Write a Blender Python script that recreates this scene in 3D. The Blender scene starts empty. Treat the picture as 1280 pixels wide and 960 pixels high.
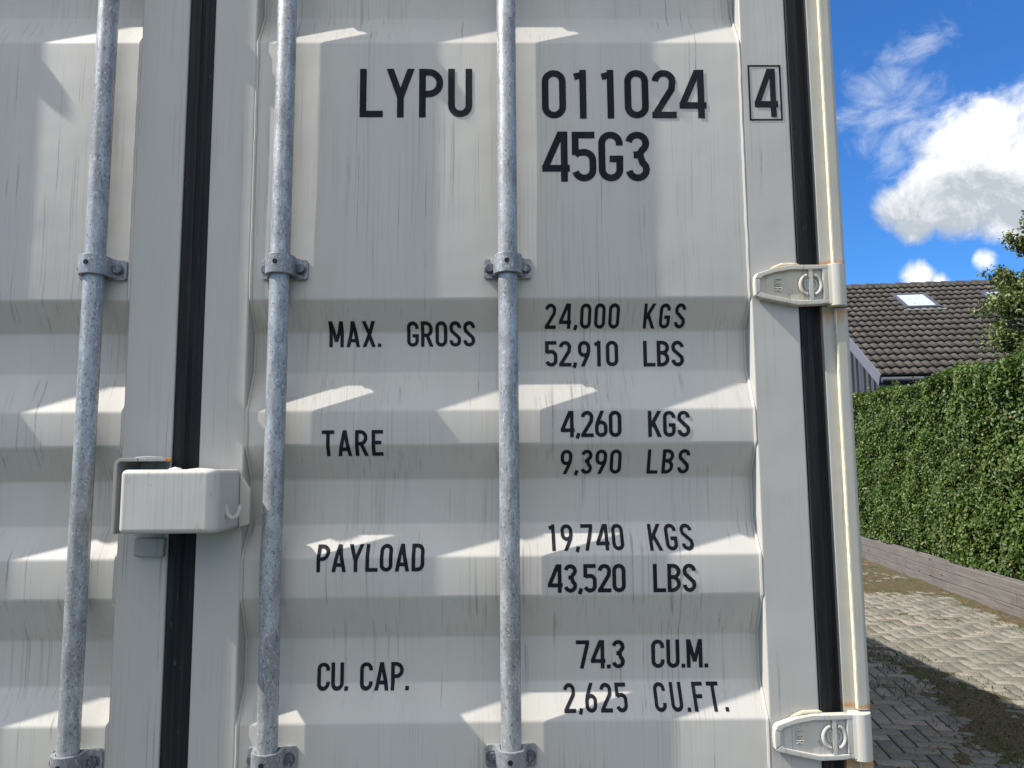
import bpy, bmesh, math, random
import numpy as np
from mathutils import Vector, Matrix

random.seed(7)
rng = np.random.default_rng(11)
S = bpy.context.scene
COL = S.collection
R = math.radians

# ------------------------------------------------------------------ camera
cam_d = bpy.data.cameras.new('camera')
cam = bpy.data.objects.new('camera', cam_d)
COL.objects.link(cam)
rot = Matrix(((0.9999, 0.0061, -0.0133), (-0.0125, -0.1122, -0.9936), (-0.0076, 0.9937, -0.1121)))
cam.matrix_world = Matrix.Translation((0.577, -1.41, 1.60)) @ rot.to_4x4()
cam_d.sensor_width = 36.0
cam_d.lens = 27.03
cam_d.clip_start = 0.02
cam_d.clip_end = 2000.0
S.camera = cam

# ------------------------------------------------------------------ sky, sun, exposure
SUN_EL, SUN_A = 47.0, 8.9          # elevation, angle of the sun to the door plane
sd = Vector((-math.cos(R(SUN_EL)) * math.cos(R(SUN_A)), -math.cos(R(SUN_EL)) * math.sin(R(SUN_A)), math.sin(R(SUN_EL))))
W = bpy.data.worlds.new('World')
S.world = W
W.use_nodes = True
nt = W.node_tree
nt.nodes.clear()


class G:
    """tiny node graph helper"""
    def __init__(s, tree):
        s.t = tree

    def n(s, kind, **kw):
        nd = s.t.nodes.new(kind)
        for k, v in kw.items():
            setattr(nd, k, v)
        return nd

    def sock(s, nd, key, val):
        i = nd.inputs[key]
        if isinstance(val, bpy.types.NodeSocket):
            s.t.links.new(val, i)
        else:
            i.default_value = val

    def math(s, op, a, b=None, c=None, clamp=False):
        nd = s.n('ShaderNodeMath', operation=op, use_clamp=clamp)
        s.sock(nd, 0, a)
        if b is not None: s.sock(nd, 1, b)
        if c is not None: s.sock(nd, 2, c)
        return nd.outputs[0]

    def vmath(s, op, a, b=None, scale=None):
        nd = s.n('ShaderNodeVectorMath', operation=op)
        s.sock(nd, 0, a)
        if b is not None: s.sock(nd, 1, b)
        if scale is not None: s.sock(nd, 'Scale', scale)
        return nd.outputs['Value'] if op in ('DOT_PRODUCT', 'LENGTH', 'DISTANCE') else nd.outputs[0]

    def noise(s, vec, scale=5.0, detail=2.0, rough=0.5, dist=0.0):
        nd = s.n('ShaderNodeTexNoise')
        if vec is not None: s.sock(nd, 'Vector', vec)
        s.sock(nd, 'Scale', scale); s.sock(nd, 'Detail', detail); s.sock(nd, 'Roughness', rough); s.sock(nd, 'Distortion', dist)
        return nd.outputs['Fac']

    def ramp(s, fac, lo, hi, a=0.0, b=1.0, smooth=True):
        nd = s.n('ShaderNodeMapRange', interpolation_type='SMOOTHSTEP' if smooth else 'LINEAR')
        s.sock(nd, 'Value', fac); s.sock(nd, 'From Min', lo); s.sock(nd, 'From Max', hi); s.sock(nd, 'To Min', a); s.sock(nd, 'To Max', b)
        return nd.outputs[0]

    def mix(s, fac, a, b, blend='MIX'):
        nd = s.n('ShaderNodeMix', data_type='RGBA', blend_type=blend)
        s.sock(nd, 0, fac)
        s.sock(nd, 6, a if isinstance(a, bpy.types.NodeSocket) else (*a, 1.0))
        s.sock(nd, 7, b if isinstance(b, bpy.types.NodeSocket) else (*b, 1.0))
        return nd.outputs[2]

    def mapping(s, vec, scale=(1, 1, 1), loc=(0, 0, 0)):
        nd = s.n('ShaderNodeMapping')
        s.sock(nd, 'Vector', vec); s.sock(nd, 'Scale', scale); s.sock(nd, 'Location', loc)
        return nd.outputs[0]


g = G(nt)
sky = g.n('ShaderNodeTexSky', sky_type='NISHITA')
sky.sun_disc = False
sky.sun_elevation = R(SUN_EL)
sky.sun_rotation = math.atan2(sd.x, sd.y) % (2 * math.pi)
sky.altitude = 0.0
sky.air_density = 1.0
sky.dust_density = 0.3
sky.ozone_density = 3.0
tc = g.n('ShaderNodeTexCoord')
dirv = g.vmath('NORMALIZE', tc.outputs['Generated'])


def blob(cx, cy, cz, rad, soft):
    """soft disc round a direction of the sky"""
    d = Vector((cx, cy, cz)).normalized()
    dist = g.vmath('DISTANCE', dirv, tuple(d))
    return g.ramp(dist, rad - soft, rad + soft, 1.0, 0.0)


def umax(lst):
    o = lst[0]
    for k in lst[1:]:
        o = g.math('MAXIMUM', o, k)
    return o


big = g.noise(dirv, 5.0, 8.0, 0.62, 0.3)
fine = g.noise(dirv, 16.0, 8.0, 0.62, 0.4)
nz = g.math('ADD', g.math('MULTIPLY', big, 0.55), g.math('MULTIPLY', fine, 0.45))
# heaped clouds, plus an unseen bank behind the camera added to whiten the ambient
cum = umax([blob(0.519, 0.786, 0.365, 0.030, 0.030), blob(0.512, 0.79, 0.345, 0.046, 0.035), blob(0.495, 0.805, 0.322, 0.050, 0.035), blob(0.535, 0.785, 0.325, 0.066, 0.04),
            blob(0.472, 0.825, 0.306, 0.036, 0.028), blob(0.453, 0.84, 0.298, 0.028, 0.026), blob(0.470, 0.835, 0.280, 0.030, 0.022), blob(0.58, 0.765, 0.315, 0.085, 0.05), blob(0.505, 0.81, 0.290, 0.046, 0.03),
            blob(0.545, 0.79, 0.285, 0.050, 0.03),
            blob(0.4776, 0.8513, 0.215, 0.022, 0.020), blob(0.496, 0.848, 0.208, 0.016, 0.018), blob(0.5303, 0.8171, 0.226, 0.014, 0.018),
            blob(-0.5, 0.8, 0.3, 0.16, 0.1), blob(0.9, 0.2, 0.35, 0.18, 0.12), blob(0.0, -0.66, 0.72, 0.74, 0.26), blob(-0.8, -0.4, 0.25, 0.14, 0.1), blob(0.2, 0.6, 0.75, 0.12, 0.10)])
cum_m = g.ramp(g.math('ADD', cum, g.math('MULTIPLY', g.math('SUBTRACT', nz, 0.5), 2.4)), 0.34, 0.86)
# thin torn cloud
nw = g.noise(g.mapping(dirv, (11, 11, 15)), 1.5, 9.0, 0.66, 0.5)
wis = umax([blob(0.432, 0.80, 0.408, 0.040, 0.035), blob(0.455, 0.79, 0.395, 0.042, 0.03), blob(0.415, 0.81, 0.415, 0.036, 0.03), blob(0.443, 0.775, 0.458, 0.034, 0.03), blob(0.425, 0.785, 0.452, 0.026, 0.03),
            blob(0.413, 0.823, 0.380, 0.044, 0.026), blob(0.438, 0.81, 0.372, 0.046, 0.026), blob(0.470, 0.79, 0.402, 0.018, 0.02), blob(0.46, 0.80, 0.38, 0.024, 0.02),
            blob(0.565, 0.725, 0.425, 0.016, 0.03), blob(0.535, 0.77, 0.39, 0.014, 0.02), blob(-0.2, 0.8, 0.5, 0.15, 0.12)])
wis_m = g.math('MULTIPLY', g.ramp(g.math('ADD', wis, g.math('MULTIPLY', g.math('SUBTRACT', nw, 0.5), 3.0)), 0.46, 1.75), 0.66)
sepz = g.n('ShaderNodeSeparateXYZ')
g.sock(sepz, 0, dirv)
# lit top, grey base of the heaped cloud (a cloud's own thickness seen from below)
up_s = g.noise(g.vmath('ADD', dirv, (0.0, 0.0, 0.018)), 16.0, 8.0, 0.62, 0.4)
relief = g.math('MULTIPLY', g.math('SUBTRACT', fine, up_s), 2.2)
base = g.ramp(sepz.outputs['Z'], 0.262, 0.40, 0.0, 1.0)
lowc = g.ramp(sepz.outputs['Z'], 0.235, 0.25, 0.75, 0.0)
shade = g.math('ADD', g.math('MAXIMUM', base, lowc), relief, clamp=True)
SKYMUL = 0.15
ccol = g.mix(shade, (4.0, 4.4, 4.8), (10.2, 10.3, 10.4))
skyc = g.mix(1.0, sky.outputs[0], (0.38, 0.83, 1.36), 'MULTIPLY')
c1 = g.mix(wis_m, skyc, (6.2, 6.8, 7.6))
c2 = g.mix(cum_m, c1, ccol)
bg = g.n('ShaderNodeBackground')
g.sock(bg, 'Color', c2)
g.sock(bg, 'Strength', 0.087)
wo = g.n('ShaderNodeOutputWorld')
nt.links.new(bg.outputs[0], wo.inputs[0])

sun_d = bpy.data.lights.new('sun', 'SUN')
sun_d.energy = 5.0
sun_d.angle = R(0.53)
sun_d.color = (1.0, 0.955, 0.89)
sun = bpy.data.objects.new('sun', sun_d)
COL.objects.link(sun)
sun.rotation_euler = sd.to_track_quat('Z', 'Y').to_euler()
sun.location = (-6, -3, 9)

S.view_settings.view_transform = 'Standard'
S.view_settings.look = 'None'
S.view_settings.gamma = 1.0
S.view_settings.exposure = 0.66


# ------------------------------------------------------------------ helpers
def mat(name, rough=0.5, metal=0.0, spec=0.5):
    m = bpy.data.materials.new(name)
    m.use_nodes = True
    h = G(m.node_tree)
    p = m.node_tree.nodes['Principled BSDF']
    p.inputs['Roughness'].default_value = rough
    p.inputs['Metallic'].default_value = metal
    p.inputs['Specular IOR Level'].default_value = spec
    t = h.n('ShaderNodeTexCoord')
    h.pos = h.n('ShaderNodeNewGeometry').outputs['Position']
    h.obj = t.outputs['Object']
    h.p = p
    return m, h


def bump(h, height, dist=0.001, strength=1.0):
    b = h.n('ShaderNodeBump')
    h.sock(b, 'Height', height); h.sock(b, 'Distance', dist); h.sock(b, 'Strength', strength)
    h.t.links.new(b.outputs[0], h.p.inputs['Normal'])


def flat_mat(name, col, rough=0.6, metal=0.0, var=0.12, scale=20.0):
    m, h = mat(name, rough, metal)
    n = h.noise(h.pos, scale, 5, 0.6)
    f = h.ramp(n, 0.3, 0.7, 1 - var, 1 + var)
    v = h.vmath('SCALE', tuple(col), scale=f)
    h.sock(h.p, 'Base Color', v)
    return m


class MB:
    def __init__(s):
        s.v = []; s.f = []

    def add(s, verts, faces):
        o = len(s.v)
        s.v += [tuple(v) for v in verts]
        s.f += [tuple(i + o for i in f) for f in faces]

    def box(s, x0, x1, y0, y1, z0, z1):
        s.add([(x0, y0, z0), (x1, y0, z0), (x1, y1, z0), (x0, y1, z0), (x0, y0, z1), (x1, y0, z1), (x1, y1, z1), (x0, y1, z1)],
              [(0, 3, 2, 1), (4, 5, 6, 7), (0, 1, 5, 4), (1, 2, 6, 5), (2, 3, 7, 6), (3, 0, 4, 7)])

    def cyl(s, c, r, h, axis='z', n=24, r2=None, cap=True):
        """cylinder from c along axis for h"""
        r2 = r if r2 is None else r2
        c = Vector(c)
        ax = {'x': Vector((1, 0, 0)), 'y': Vector((0, 1, 0)), 'z': Vector((0, 0, 1))}[axis] if isinstance(axis, str) else Vector(axis).normalized()
        u = ax.orthogonal().normalized(); w = ax.cross(u)
        vs = []
        for k in range(n):
            a = 2 * math.pi * k / n
            vs.append(c + (u * math.cos(a) + w * math.sin(a)) * r)
        for k in range(n):
            a = 2 * math.pi * k / n
            vs.append(c + ax * h + (u * math.cos(a) + w * math.sin(a)) * r2)
        fs = [(k, (k + 1) % n, n + (k + 1) % n, n + k) for k in range(n)]
        if cap:
            fs += [tuple(reversed(range(n))), tuple(range(n, 2 * n))]
        s.add(vs, fs)

    def prism(s, pts, lo, hi, axis='y'):
        """closed outline extruded along an axis; pts in the other two axes"""
        n = len(pts)
        def P(a, b, c):
            return {'y': (a, c, b), 'z': (a, b, c), 'x': (c, a, b)}[axis]
        vs = [P(a, b, lo) for a, b in pts] + [P(a, b, hi) for a, b in pts]
        fs = [(k, (k + 1) % n, n + (k + 1) % n, n + k) for k in range(n)] + [tuple(reversed(range(n))), tuple(range(n, 2 * n))]
        s.add(vs, fs)

    def tube(s, path, r, n=10):
        path = [Vector(p) for p in path]
        rings = []
        u = None
        for i, p in enumerate(path):
            a = path[max(i - 1, 0)]; b = path[min(i + 1, len(path) - 1)]
            t = (b - a).normalized()
            u = (t.orthogonal() if u is None else (u - t * u.dot(t))).normalized()
            w = t.cross(u)
            rr = r[i] if isinstance(r, (list, tuple)) else r
            rings.append([p + (u * math.cos(2 * math.pi * k / n) + w * math.sin(2 * math.pi * k / n)) * rr for k in range(n)])
        vs = [v for q in rings for v in q]
        fs = []
        for i in range(len(path) - 1):
            for k in range(n):
                fs.append((i * n + k, i * n + (k + 1) % n, (i + 1) * n + (k + 1) % n, (i + 1) * n + k))
        fs += [tuple(reversed(range(n))), tuple(range((len(path) - 1) * n, len(path) * n))]
        s.add(vs, fs)

    def build(s, name, m, parent=None, bevel=0.0, seg=2, smooth=False, fix=True):
        me = bpy.data.meshes.new(name)
        me.from_pydata(s.v, [], s.f)
        if fix or bevel or smooth:
            bm = bmesh.new(); bm.from_mesh(me)
            if fix: bmesh.ops.recalc_face_normals(bm, faces=bm.faces)
            if bevel:
                es = [e for e in bm.edges if len(e.link_faces) == 2 and e.calc_face_angle(0) > 0.45]
                bmesh.ops.bevel(bm, geom=es, offset=bevel, segments=seg, affect='EDGES', profile=0.5, clamp_overlap=True)
            if smooth:
                for f in bm.faces: f.smooth = True
                for e in bm.edges:
                    e.smooth = not (len(e.link_faces) == 2 and e.calc_face_angle(0) > R(38))
            bm.to_mesh(me); bm.free()
        o = link(name, me, m, parent)
        if bevel and smooth:
            wn = o.modifiers.new('face_weights', 'WEIGHTED_NORMAL')
            wn.keep_sharp = True
        return o


def link(name, me, m, parent=None):
    me.materials.append(m)
    o = bpy.data.objects.new(name, me)
    COL.objects.link(o)
    if parent is not None:
        o.parent = parent
        o.matrix_parent_inverse = parent.matrix_basis.inverted() if parent.parent is None else (parent.matrix_parent_inverse @ parent.matrix_basis).inverted() if False else Matrix.Identity(4)
    return o


def empty(name, loc=(0, 0, 0)):
    o = bpy.data.objects.new(name, None)
    COL.objects.link(o)
    o.location = loc
    o.empty_display_size = 0.2
    return o


def tag(o, label=None, cat=None, group=None, kind=None):
    if label: o['label'] = label
    if cat: o['category'] = cat
    if group: o['group'] = group
    if kind: o['kind'] = kind
    return o


def np_mesh(name, V, F, m, parent=None, smooth=False):
    """V (n,3), F (k,4) or (k,3) arrays"""
    me = bpy.data.meshes.new(name)
    k = F.shape[1]
    me.vertices.add(len(V)); me.vertices.foreach_set('co', V.astype(np.float32).ravel())
    me.loops.add(F.size); me.loops.foreach_set('vertex_index', F.astype(np.int32).ravel())
    me.polygons.add(len(F)); me.polygons.foreach_set('loop_start', np.arange(0, F.size, k, dtype=np.int32))
    if smooth: me.polygons.foreach_set('use_smooth', np.ones(len(F), dtype=bool))
    me.update(calc_edges=True); me.validate()
    return link(name, me, m, parent)


# ------------------------------------------------------------------ materials
def paint(name, col, dirt=1.0, rust=0.0, yellow=0.0, rough=0.42, rustband=None):
    m, h = mat(name, rough)
    wob = h.noise(h.mapping(h.pos, (0.6, 0.6, 3.0)), 2.0, 3, 0.5)
    sx = h.n('ShaderNodeSeparateXYZ'); h.sock(sx, 0, h.pos)
    xx = h.math('ADD', sx.outputs['X'], h.math('MULTIPLY', h.math('SUBTRACT', wob, 0.5), 0.011))
    cb = h.n('ShaderNodeCombineXYZ')
    h.sock(cb, 0, xx); h.sock(cb, 1, sx.outputs['Y']); h.sock(cb, 2, sx.outputs['Z'])
    p = cb.outputs[0]
    # thin dark run marks
    l1 = h.noise(h.mapping(p, (165, 20, 1.1)), 1.0, 2, 0.5)
    l1 = h.ramp(l1, 0.62, 0.70)
    brk = h.ramp(h.noise(h.mapping(p, (9, 3, 5)), 1.0, 4, 0.6), 0.44, 0.62)
    l1 = h.math('MULTIPLY', l1, brk)
    l2 = h.ramp(h.noise(h.mapping(p, (260, 40, 2.5)), 1.0, 3, 0.6), 0.50, 0.78)
    br2 = h.ramp(h.noise(h.mapping(p, (5, 2, 4), (3, 1, 2)), 1.0, 4, 0.6), 0.40, 0.65)
    l2 = h.math('MULTIPLY', l2, br2)
    broad = h.ramp(h.noise(h.mapping(p, (14, 6, 1.6)), 1.0, 4, 0.6), 0.35, 0.75)
    spk = h.ramp(h.noise(h.pos, 330, 2, 0.6), 0.70, 0.78)
    spk = h.math('MULTIPLY', spk, h.ramp(h.noise(h.pos, 22, 2, 0.5), 0.52, 0.62))
    c = h.mix(h.math('MULTIPLY', broad, 0.16 * dirt), tuple(col), tuple(x * 0.72 for x in col))
    c = h.mix(h.math('MULTIPLY', l2, 0.60 * dirt, clamp=True), c, (0.165, 0.142, 0.115))
    c = h.mix(h.math('MULTIPLY', l1, 0.50 * dirt, clamp=True), c, (0.075, 0.07, 0.062))
    c = h.mix(h.math('MULTIPLY', spk, 0.55 * dirt, clamp=True), c, (0.10, 0.085, 0.07))
    l3 = h.ramp(h.noise(h.mapping(p, (130, 20, 2.2), (5, 3, 1)), 1.0, 3, 0.6), 0.70, 0.78)
    br3 = h.ramp(h.noise(h.mapping(p, (7, 3, 3), (9, 1, 7)), 1.0, 3, 0.6), 0.52, 0.62)
    c = h.mix(h.math('MULTIPLY', h.math('MULTIPLY', l3, br3), 0.5), c, (0.26, 0.16, 0.08))
    if yellow:
        yn = h.ramp(h.noise(h.mapping(h.pos, (40, 40, 9)), 1.0, 5, 0.65), 0.42, 0.68)
        c = h.mix(h.math('MULTIPLY', yn, yellow), c, (0.50, 0.40, 0.22))
    if rust:
        rn = h.ramp(h.noise(h.mapping(h.pos, (60, 60, 30)), 1.0, 5, 0.7), 0.60, 0.68)
        c = h.mix(h.math('MULTIPLY', rn, rust), c, (0.30, 0.13, 0.035))
    if rustband:
        for z0, ext, sgn in rustband:
            dz = h.math('MULTIPLY', h.math('SUBTRACT', sx.outputs['Z'], z0), sgn)
            msk = h.ramp(h.math('ADD', dz, h.math('MULTIPLY', h.math('SUBTRACT', h.noise(h.mapping(h.pos, (90, 90, 18)), 1.0, 4, 0.6), 0.5), ext * 2.6)), 0.0, ext, 1.0, 0.0)
            # only on the near side of z0
            msk = h.math('MULTIPLY', msk, h.ramp(dz, -0.004, 0.0, 0.0, 1.0))
            c = h.mix(h.math('MULTIPLY', msk, 0.85), c, (0.42, 0.20, 0.05))
    h.sock(h.p, 'Base Color', c)
    rr = h.ramp(broad, 0, 1, rough, rough + 0.14)
    h.sock(h.p, 'Roughness', rr)
    bn = h.math('ADD', h.math('MULTIPLY', h.noise(h.pos, 420, 2, 0.5), 0.04), h.math('MULTIPLY', h.noise(h.pos, 5.5, 2, 0.5), 4.5))
    bump(h, bn, 0.0012, 0.6)
    return m


GREY = (0.482, 0.460, 0.418)
M_door = paint('container_paint', GREY)
M_frame = paint('frame_paint', (0.437, 0.420, 0.384), dirt=0.85)
M_hinge = paint('hinge_paint', (0.475, 0.465, 0.425), dirt=0.9, rust=0.6, yellow=0.45, rough=0.55)
M_post = paint('post_paint', (0.40, 0.39, 0.345), dirt=0.6, yellow=0.22, rustband=[(1.893, 0.03, -1), (1.087, 0.03, -1), (1.983, 0.012, 1), (1.18, 0.010, 1)])
M_box = paint('lock_box_paint', (0.485, 0.468, 0.425), dirt=1.0, rust=0.2)
M_cover = paint('cover_plate_paint', (0.27, 0.265, 0.25), dirt=0.6)
M_block = flat_mat('concrete', (0.27, 0.26, 0.24), 0.95, var=0.2, scale=30)
M_rust = flat_mat('rust', (0.34, 0.15, 0.04), 0.9, var=0.5, scale=200)
M_bead = flat_mat('sealant', (0.52, 0.46, 0.32), 0.6, var=0.2, scale=90)
M_sunlit_edge = flat_mat('sunlit_edge_paint', (0.66, 0.60, 0.45), 0.5, var=0.2, scale=60)  # lighter cream: sunlight on the post lip put into the colour
M_lip2 = flat_mat('weld_paint', (0.50, 0.48, 0.41), 0.6, var=0.2, scale=60)
M_black = flat_mat('hole_black', (0.006, 0.006, 0.007), 0.9)
M_ink = flat_mat('lettering_black', (0.0085, 0.010, 0.014), 0.6, var=0.2, scale=40)
M_ink.node_tree.nodes['Principled BSDF'].inputs['Specular IOR Level'].default_value = 0.12


def galvanised(name='galvanised_steel', base=(0.37, 0.378, 0.382), dark=(0.065, 0.07, 0.078), pit=1.1, metal=0.38):
    m, h = mat(name, 0.42, metal)
    p = h.mapping(h.pos, (1, 1, 0.55))
    n1 = h.noise(p, 290, 4, 0.7, 0.2)
    n2 = h.noise(p, 26, 4, 0.6)
    n3 = h.ramp(h.noise(p, 230, 3, 0.6), 0.58, 0.68)
    c = h.mix(h.ramp(n2, 0.35, 0.65), tuple(x * 0.66 for x in base), base)
    sp_ = h.ramp(h.noise(h.mapping(h.pos, (1, 1, 0.25)), 60, 3, 0.6), 0.5, 0.62)
    c = h.mix(h.math('MULTIPLY', sp_, 0.35), c, tuple(x * 1.45 for x in base))
    c = h.mix(h.math('MULTIPLY', h.ramp(n1, 0.54, 0.66), 0.75 * pit), c, dark)
    c = h.mix(h.math('MULTIPLY', n3, 0.45), c, (0.74, 0.76, 0.78))
    h.sock(h.p, 'Base Color', c)
    h.sock(h.p, 'Roughness', h.ramp(n1, 0.3, 0.7, 0.27, 0.58))
    bump(h, n1, 0.0006, 0.7)
    return m


M_galv = galvanised()
M_brkt = galvanised('galvanised_bracket', (0.27, 0.28, 0.29), (0.07, 0.08, 0.09), 0.9, 0.25)
M_bolt = galvanised('bolt_steel', (0.13, 0.14, 0.16), (0.04, 0.045, 0.05), 0.8, 0.5)


def rubber():
    m, h = mat('black_rubber', 0.6, 0, 0.18)
    n = h.ramp(h.noise(h.mapping(h.pos, (70, 70, 3)), 1, 5, 0.65), 0.35, 0.75)
    n2 = h.ramp(h.noise(h.mapping(h.pos, (120, 120, 40)), 1, 4, 0.6), 0.66, 0.74)
    c = h.mix(n, (0.010, 0.011, 0.013), (0.028, 0.026, 0.025))
    c = h.mix(h.math('MULTIPLY', n2, 0.35), c, (0.16, 0.13, 0.09))
    h.sock(h.p, 'Base Color', c)
    bump(h, h.noise(h.mapping(h.pos, (200, 200, 8)), 1, 3, 0.6), 0.0006, 0.5)
    return m


M_rubber = rubber()

def worn_ink():
    m, h = mat('lettering_worn', 0.6, 0, 0.12)
    n = h.ramp(h.noise(h.mapping(h.pos, (300, 300, 170)), 1, 3, 0.7), 0.66, 0.72)
    n = h.math('MULTIPLY', n, h.ramp(h.noise(h.pos, 30, 3, 0.6), 0.50, 0.62))
    f = h.ramp(h.noise(h.mapping(h.pos, (60, 60, 5)), 1, 4, 0.6), 0.35, 0.7)
    c = h.mix(f, (0.0085, 0.010, 0.015), (0.017, 0.018, 0.022))
    c = h.mix(h.math('MULTIPLY', n, 0.6), c, (0.30, 0.29, 0.27))
    h.sock(h.p, 'Base Color', c)
    return m


M_ink = worn_ink()

# ------------------------------------------------------------------ ground, paving, soil
def noise2(x, y, seed=0, octs=4, f0=1.0):
    """cheap value noise on arrays"""
    out = np.zeros_like(x, dtype=float); amp = 1.0; tot = 0.0
    for o in range(octs):
        r = np.random.default_rng(seed * 17 + o).random((256, 256))
        xs = x * f0 * 2 ** o; ys = y * f0 * 2 ** o
        xi = np.floor(xs).astype(int); yi = np.floor(ys).astype(int)
        fx = xs - xi; fy = ys - yi
        fx = fx * fx * (3 - 2 * fx); fy = fy * fy * (3 - 2 * fy)
        a = r[xi % 256, yi % 256]; b = r[(xi + 1) % 256, yi % 256]; c = r[xi % 256, (yi + 1) % 256]; d = r[(xi + 1) % 256, (yi + 1) % 256]
        out += amp * ((a * (1 - fx) + b * fx) * (1 - fy) + (c * (1 - fx) + d * fx) * fy)
        tot += amp; amp *= 0.55
    return out / tot


def ground_mat():
    m, h = mat('soil_and_grass', 0.95)
    n = h.noise(h.pos, 0.35, 6, 0.6)
    n2 = h.noise(h.pos, 30, 5, 0.7)
    c = h.mix(h.ramp(n, 0.4, 0.6), (0.055, 0.043, 0.028), (0.035, 0.058, 0.018))
    c = h.mix(h.ramp(n2, 0.3, 0.7), c, (0.045, 0.041, 0.022))
    h.sock(h.p, 'Base Color', c)
    return m


gm = MB()
gm.add([(-600, -600, -0.055), (600, -600, -0.055), (600, 600, -0.055), (-600, 600, -0.055)], [(0, 1, 2, 3)])
tag(gm.build('ground', ground_mat(), fix=False), kind='structure')

EDGE = lambda Y: 6.03 + 0.170 * (Y - 6.83)       # x of the foot of the timber edging


def paving():
    m, h = mat('concrete_pavers', 0.9, 0, 0.3)
    isl = h.n('ShaderNodeNewGeometry').outputs['Random Per Island']
    c = h.mix(isl, (0.145, 0.133, 0.105), (0.30, 0.278, 0.222))
    red = h.ramp(isl, 0.90, 0.93)
    c = h.mix(h.math('MULTIPLY', red, 0.4), c, (0.33, 0.24, 0.19))
    st = h.ramp(h.noise(h.pos, 1.7, 6, 0.65), 0.38, 0.66)
    c = h.mix(h.math('MULTIPLY', st, 0.55), c, (0.19, 0.175, 0.135))
    gr = h.ramp(h.noise(h.pos, 190, 3, 0.7), 0.35, 0.7, 0.62, 1.25)
    gr2 = h.ramp(h.noise(h.pos, 38, 4, 0.7), 0.3, 0.7, 0.80, 1.15)
    c = h.vmath('SCALE', h.vmath('SCALE', c, scale=gr), scale=gr2)
    h.sock(h.p, 'Base Color', c)
    bump(h, h.noise(h.pos, 260, 3, 0.7), 0.002, 0.8)
    return m


def build_paving():
    w = 0.105; gap = 0.0062; ch = 0.0025
    V = []; F = []
    # bond laid square to the timber edging: u across, v along it
    i0, i1 = int(-7.5 / w), 1; j0, j1 = int(-12.0 / w), int(11 / w)
    rects = []
    ox, oy, ax, ay = 6.03, 6.83, 0.1675, 0.9859
    for i in range(i0, i1):
        for j in range(j0, j1):
            d = (i - j) % 4
            if d == 0: r = (i * w, (i + 2) * w, j * w, (j + 1) * w)
            elif d == 3: r = (i * w, (i + 1) * w, j * w, (j + 2) * w)
            else: continue
            if r[1] > 0.0: continue
            uc, vc = (r[0] + r[1]) / 2, (r[2] + r[3]) / 2
            wx, wy = ox + ay * uc + ax * vc, oy - ax * uc + ay * vc
            if wx < 0.86 or wy < -4.2 or wy > 16.5: continue
            rects.append(r)
    q = np.array(rects)
    x0, x1, y0, y1 = q[:, 0] + gap, q[:, 1] - gap, q[:, 2] + gap, q[:, 3] - gap
    n = len(q)
    ta = rng.normal(0, 0.005, n); tb = rng.normal(0, 0.005, n); tz = rng.normal(0, 0.0012, n)
    def und(x, y): return 0.006 * (noise2(x + 50, y + 50, 3, 2, 0.5) - 0.5)
    def zz(x, y):
        cx = (x0 + x1) / 2; cy = (y0 + y1) / 2
        return tz + ta * (x - cx) + tb * (y - cy) + und(x, y)
    ring = [(x0, y0), (x1, y0), (x1, y1), (x0, y1)]
    ringi = [(x0 + ch, y0 + ch), (x1 - ch, y0 + ch), (x1 - ch, y1 - ch), (x0 + ch, y1 - ch)]
    vs = []
    for x, y in ring: vs.append(np.stack([x, y, np.full(n, -0.05)], 1))
    for x, y in ring: vs.append(np.stack([x, y, zz(x, y) - ch], 1))
    for x, y in ringi: vs.append(np.stack([x, y, zz(x, y)], 1))
    V = np.stack(vs, 1).reshape(-1, 3)
    V = np.stack([ox + ay * V[:, 0] + ax * V[:, 1], oy - ax * V[:, 0] + ay * V[:, 1], V[:, 2]], 1)
    fs = [(8, 9, 10, 11)]
    for k in range(4):
        fs.append((k, (k + 1) % 4, 4 + (k + 1) % 4, 4 + k)); fs.append((4 + k, 4 + (k + 1) % 4, 8 + (k + 1) % 4, 8 + k))
    F = (np.arange(n)[:, None, None] * 12 + np.array(fs)[None]).reshape(-1, 4)
    o = np_mesh('paving', V, F, paving())
    tag(o, kind='structure')
    # dirt in the joints
    mj = flat_mat('joint_dirt', (0.022, 0.019, 0.012), 1.0, var=0.4, scale=40)
    b = MB()
    b.add([(.82, -4.4, -0.0065), (EDGE(-4.4) + .05, -4.4, -0.0065), (EDGE(17) + .05, 17, -0.0065), (.82, 17, -0.0065)], [(0, 1, 2, 3)])
    tag(b.build('joint_sand', mj, fix=False), kind='structure')


build_paving()


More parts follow.
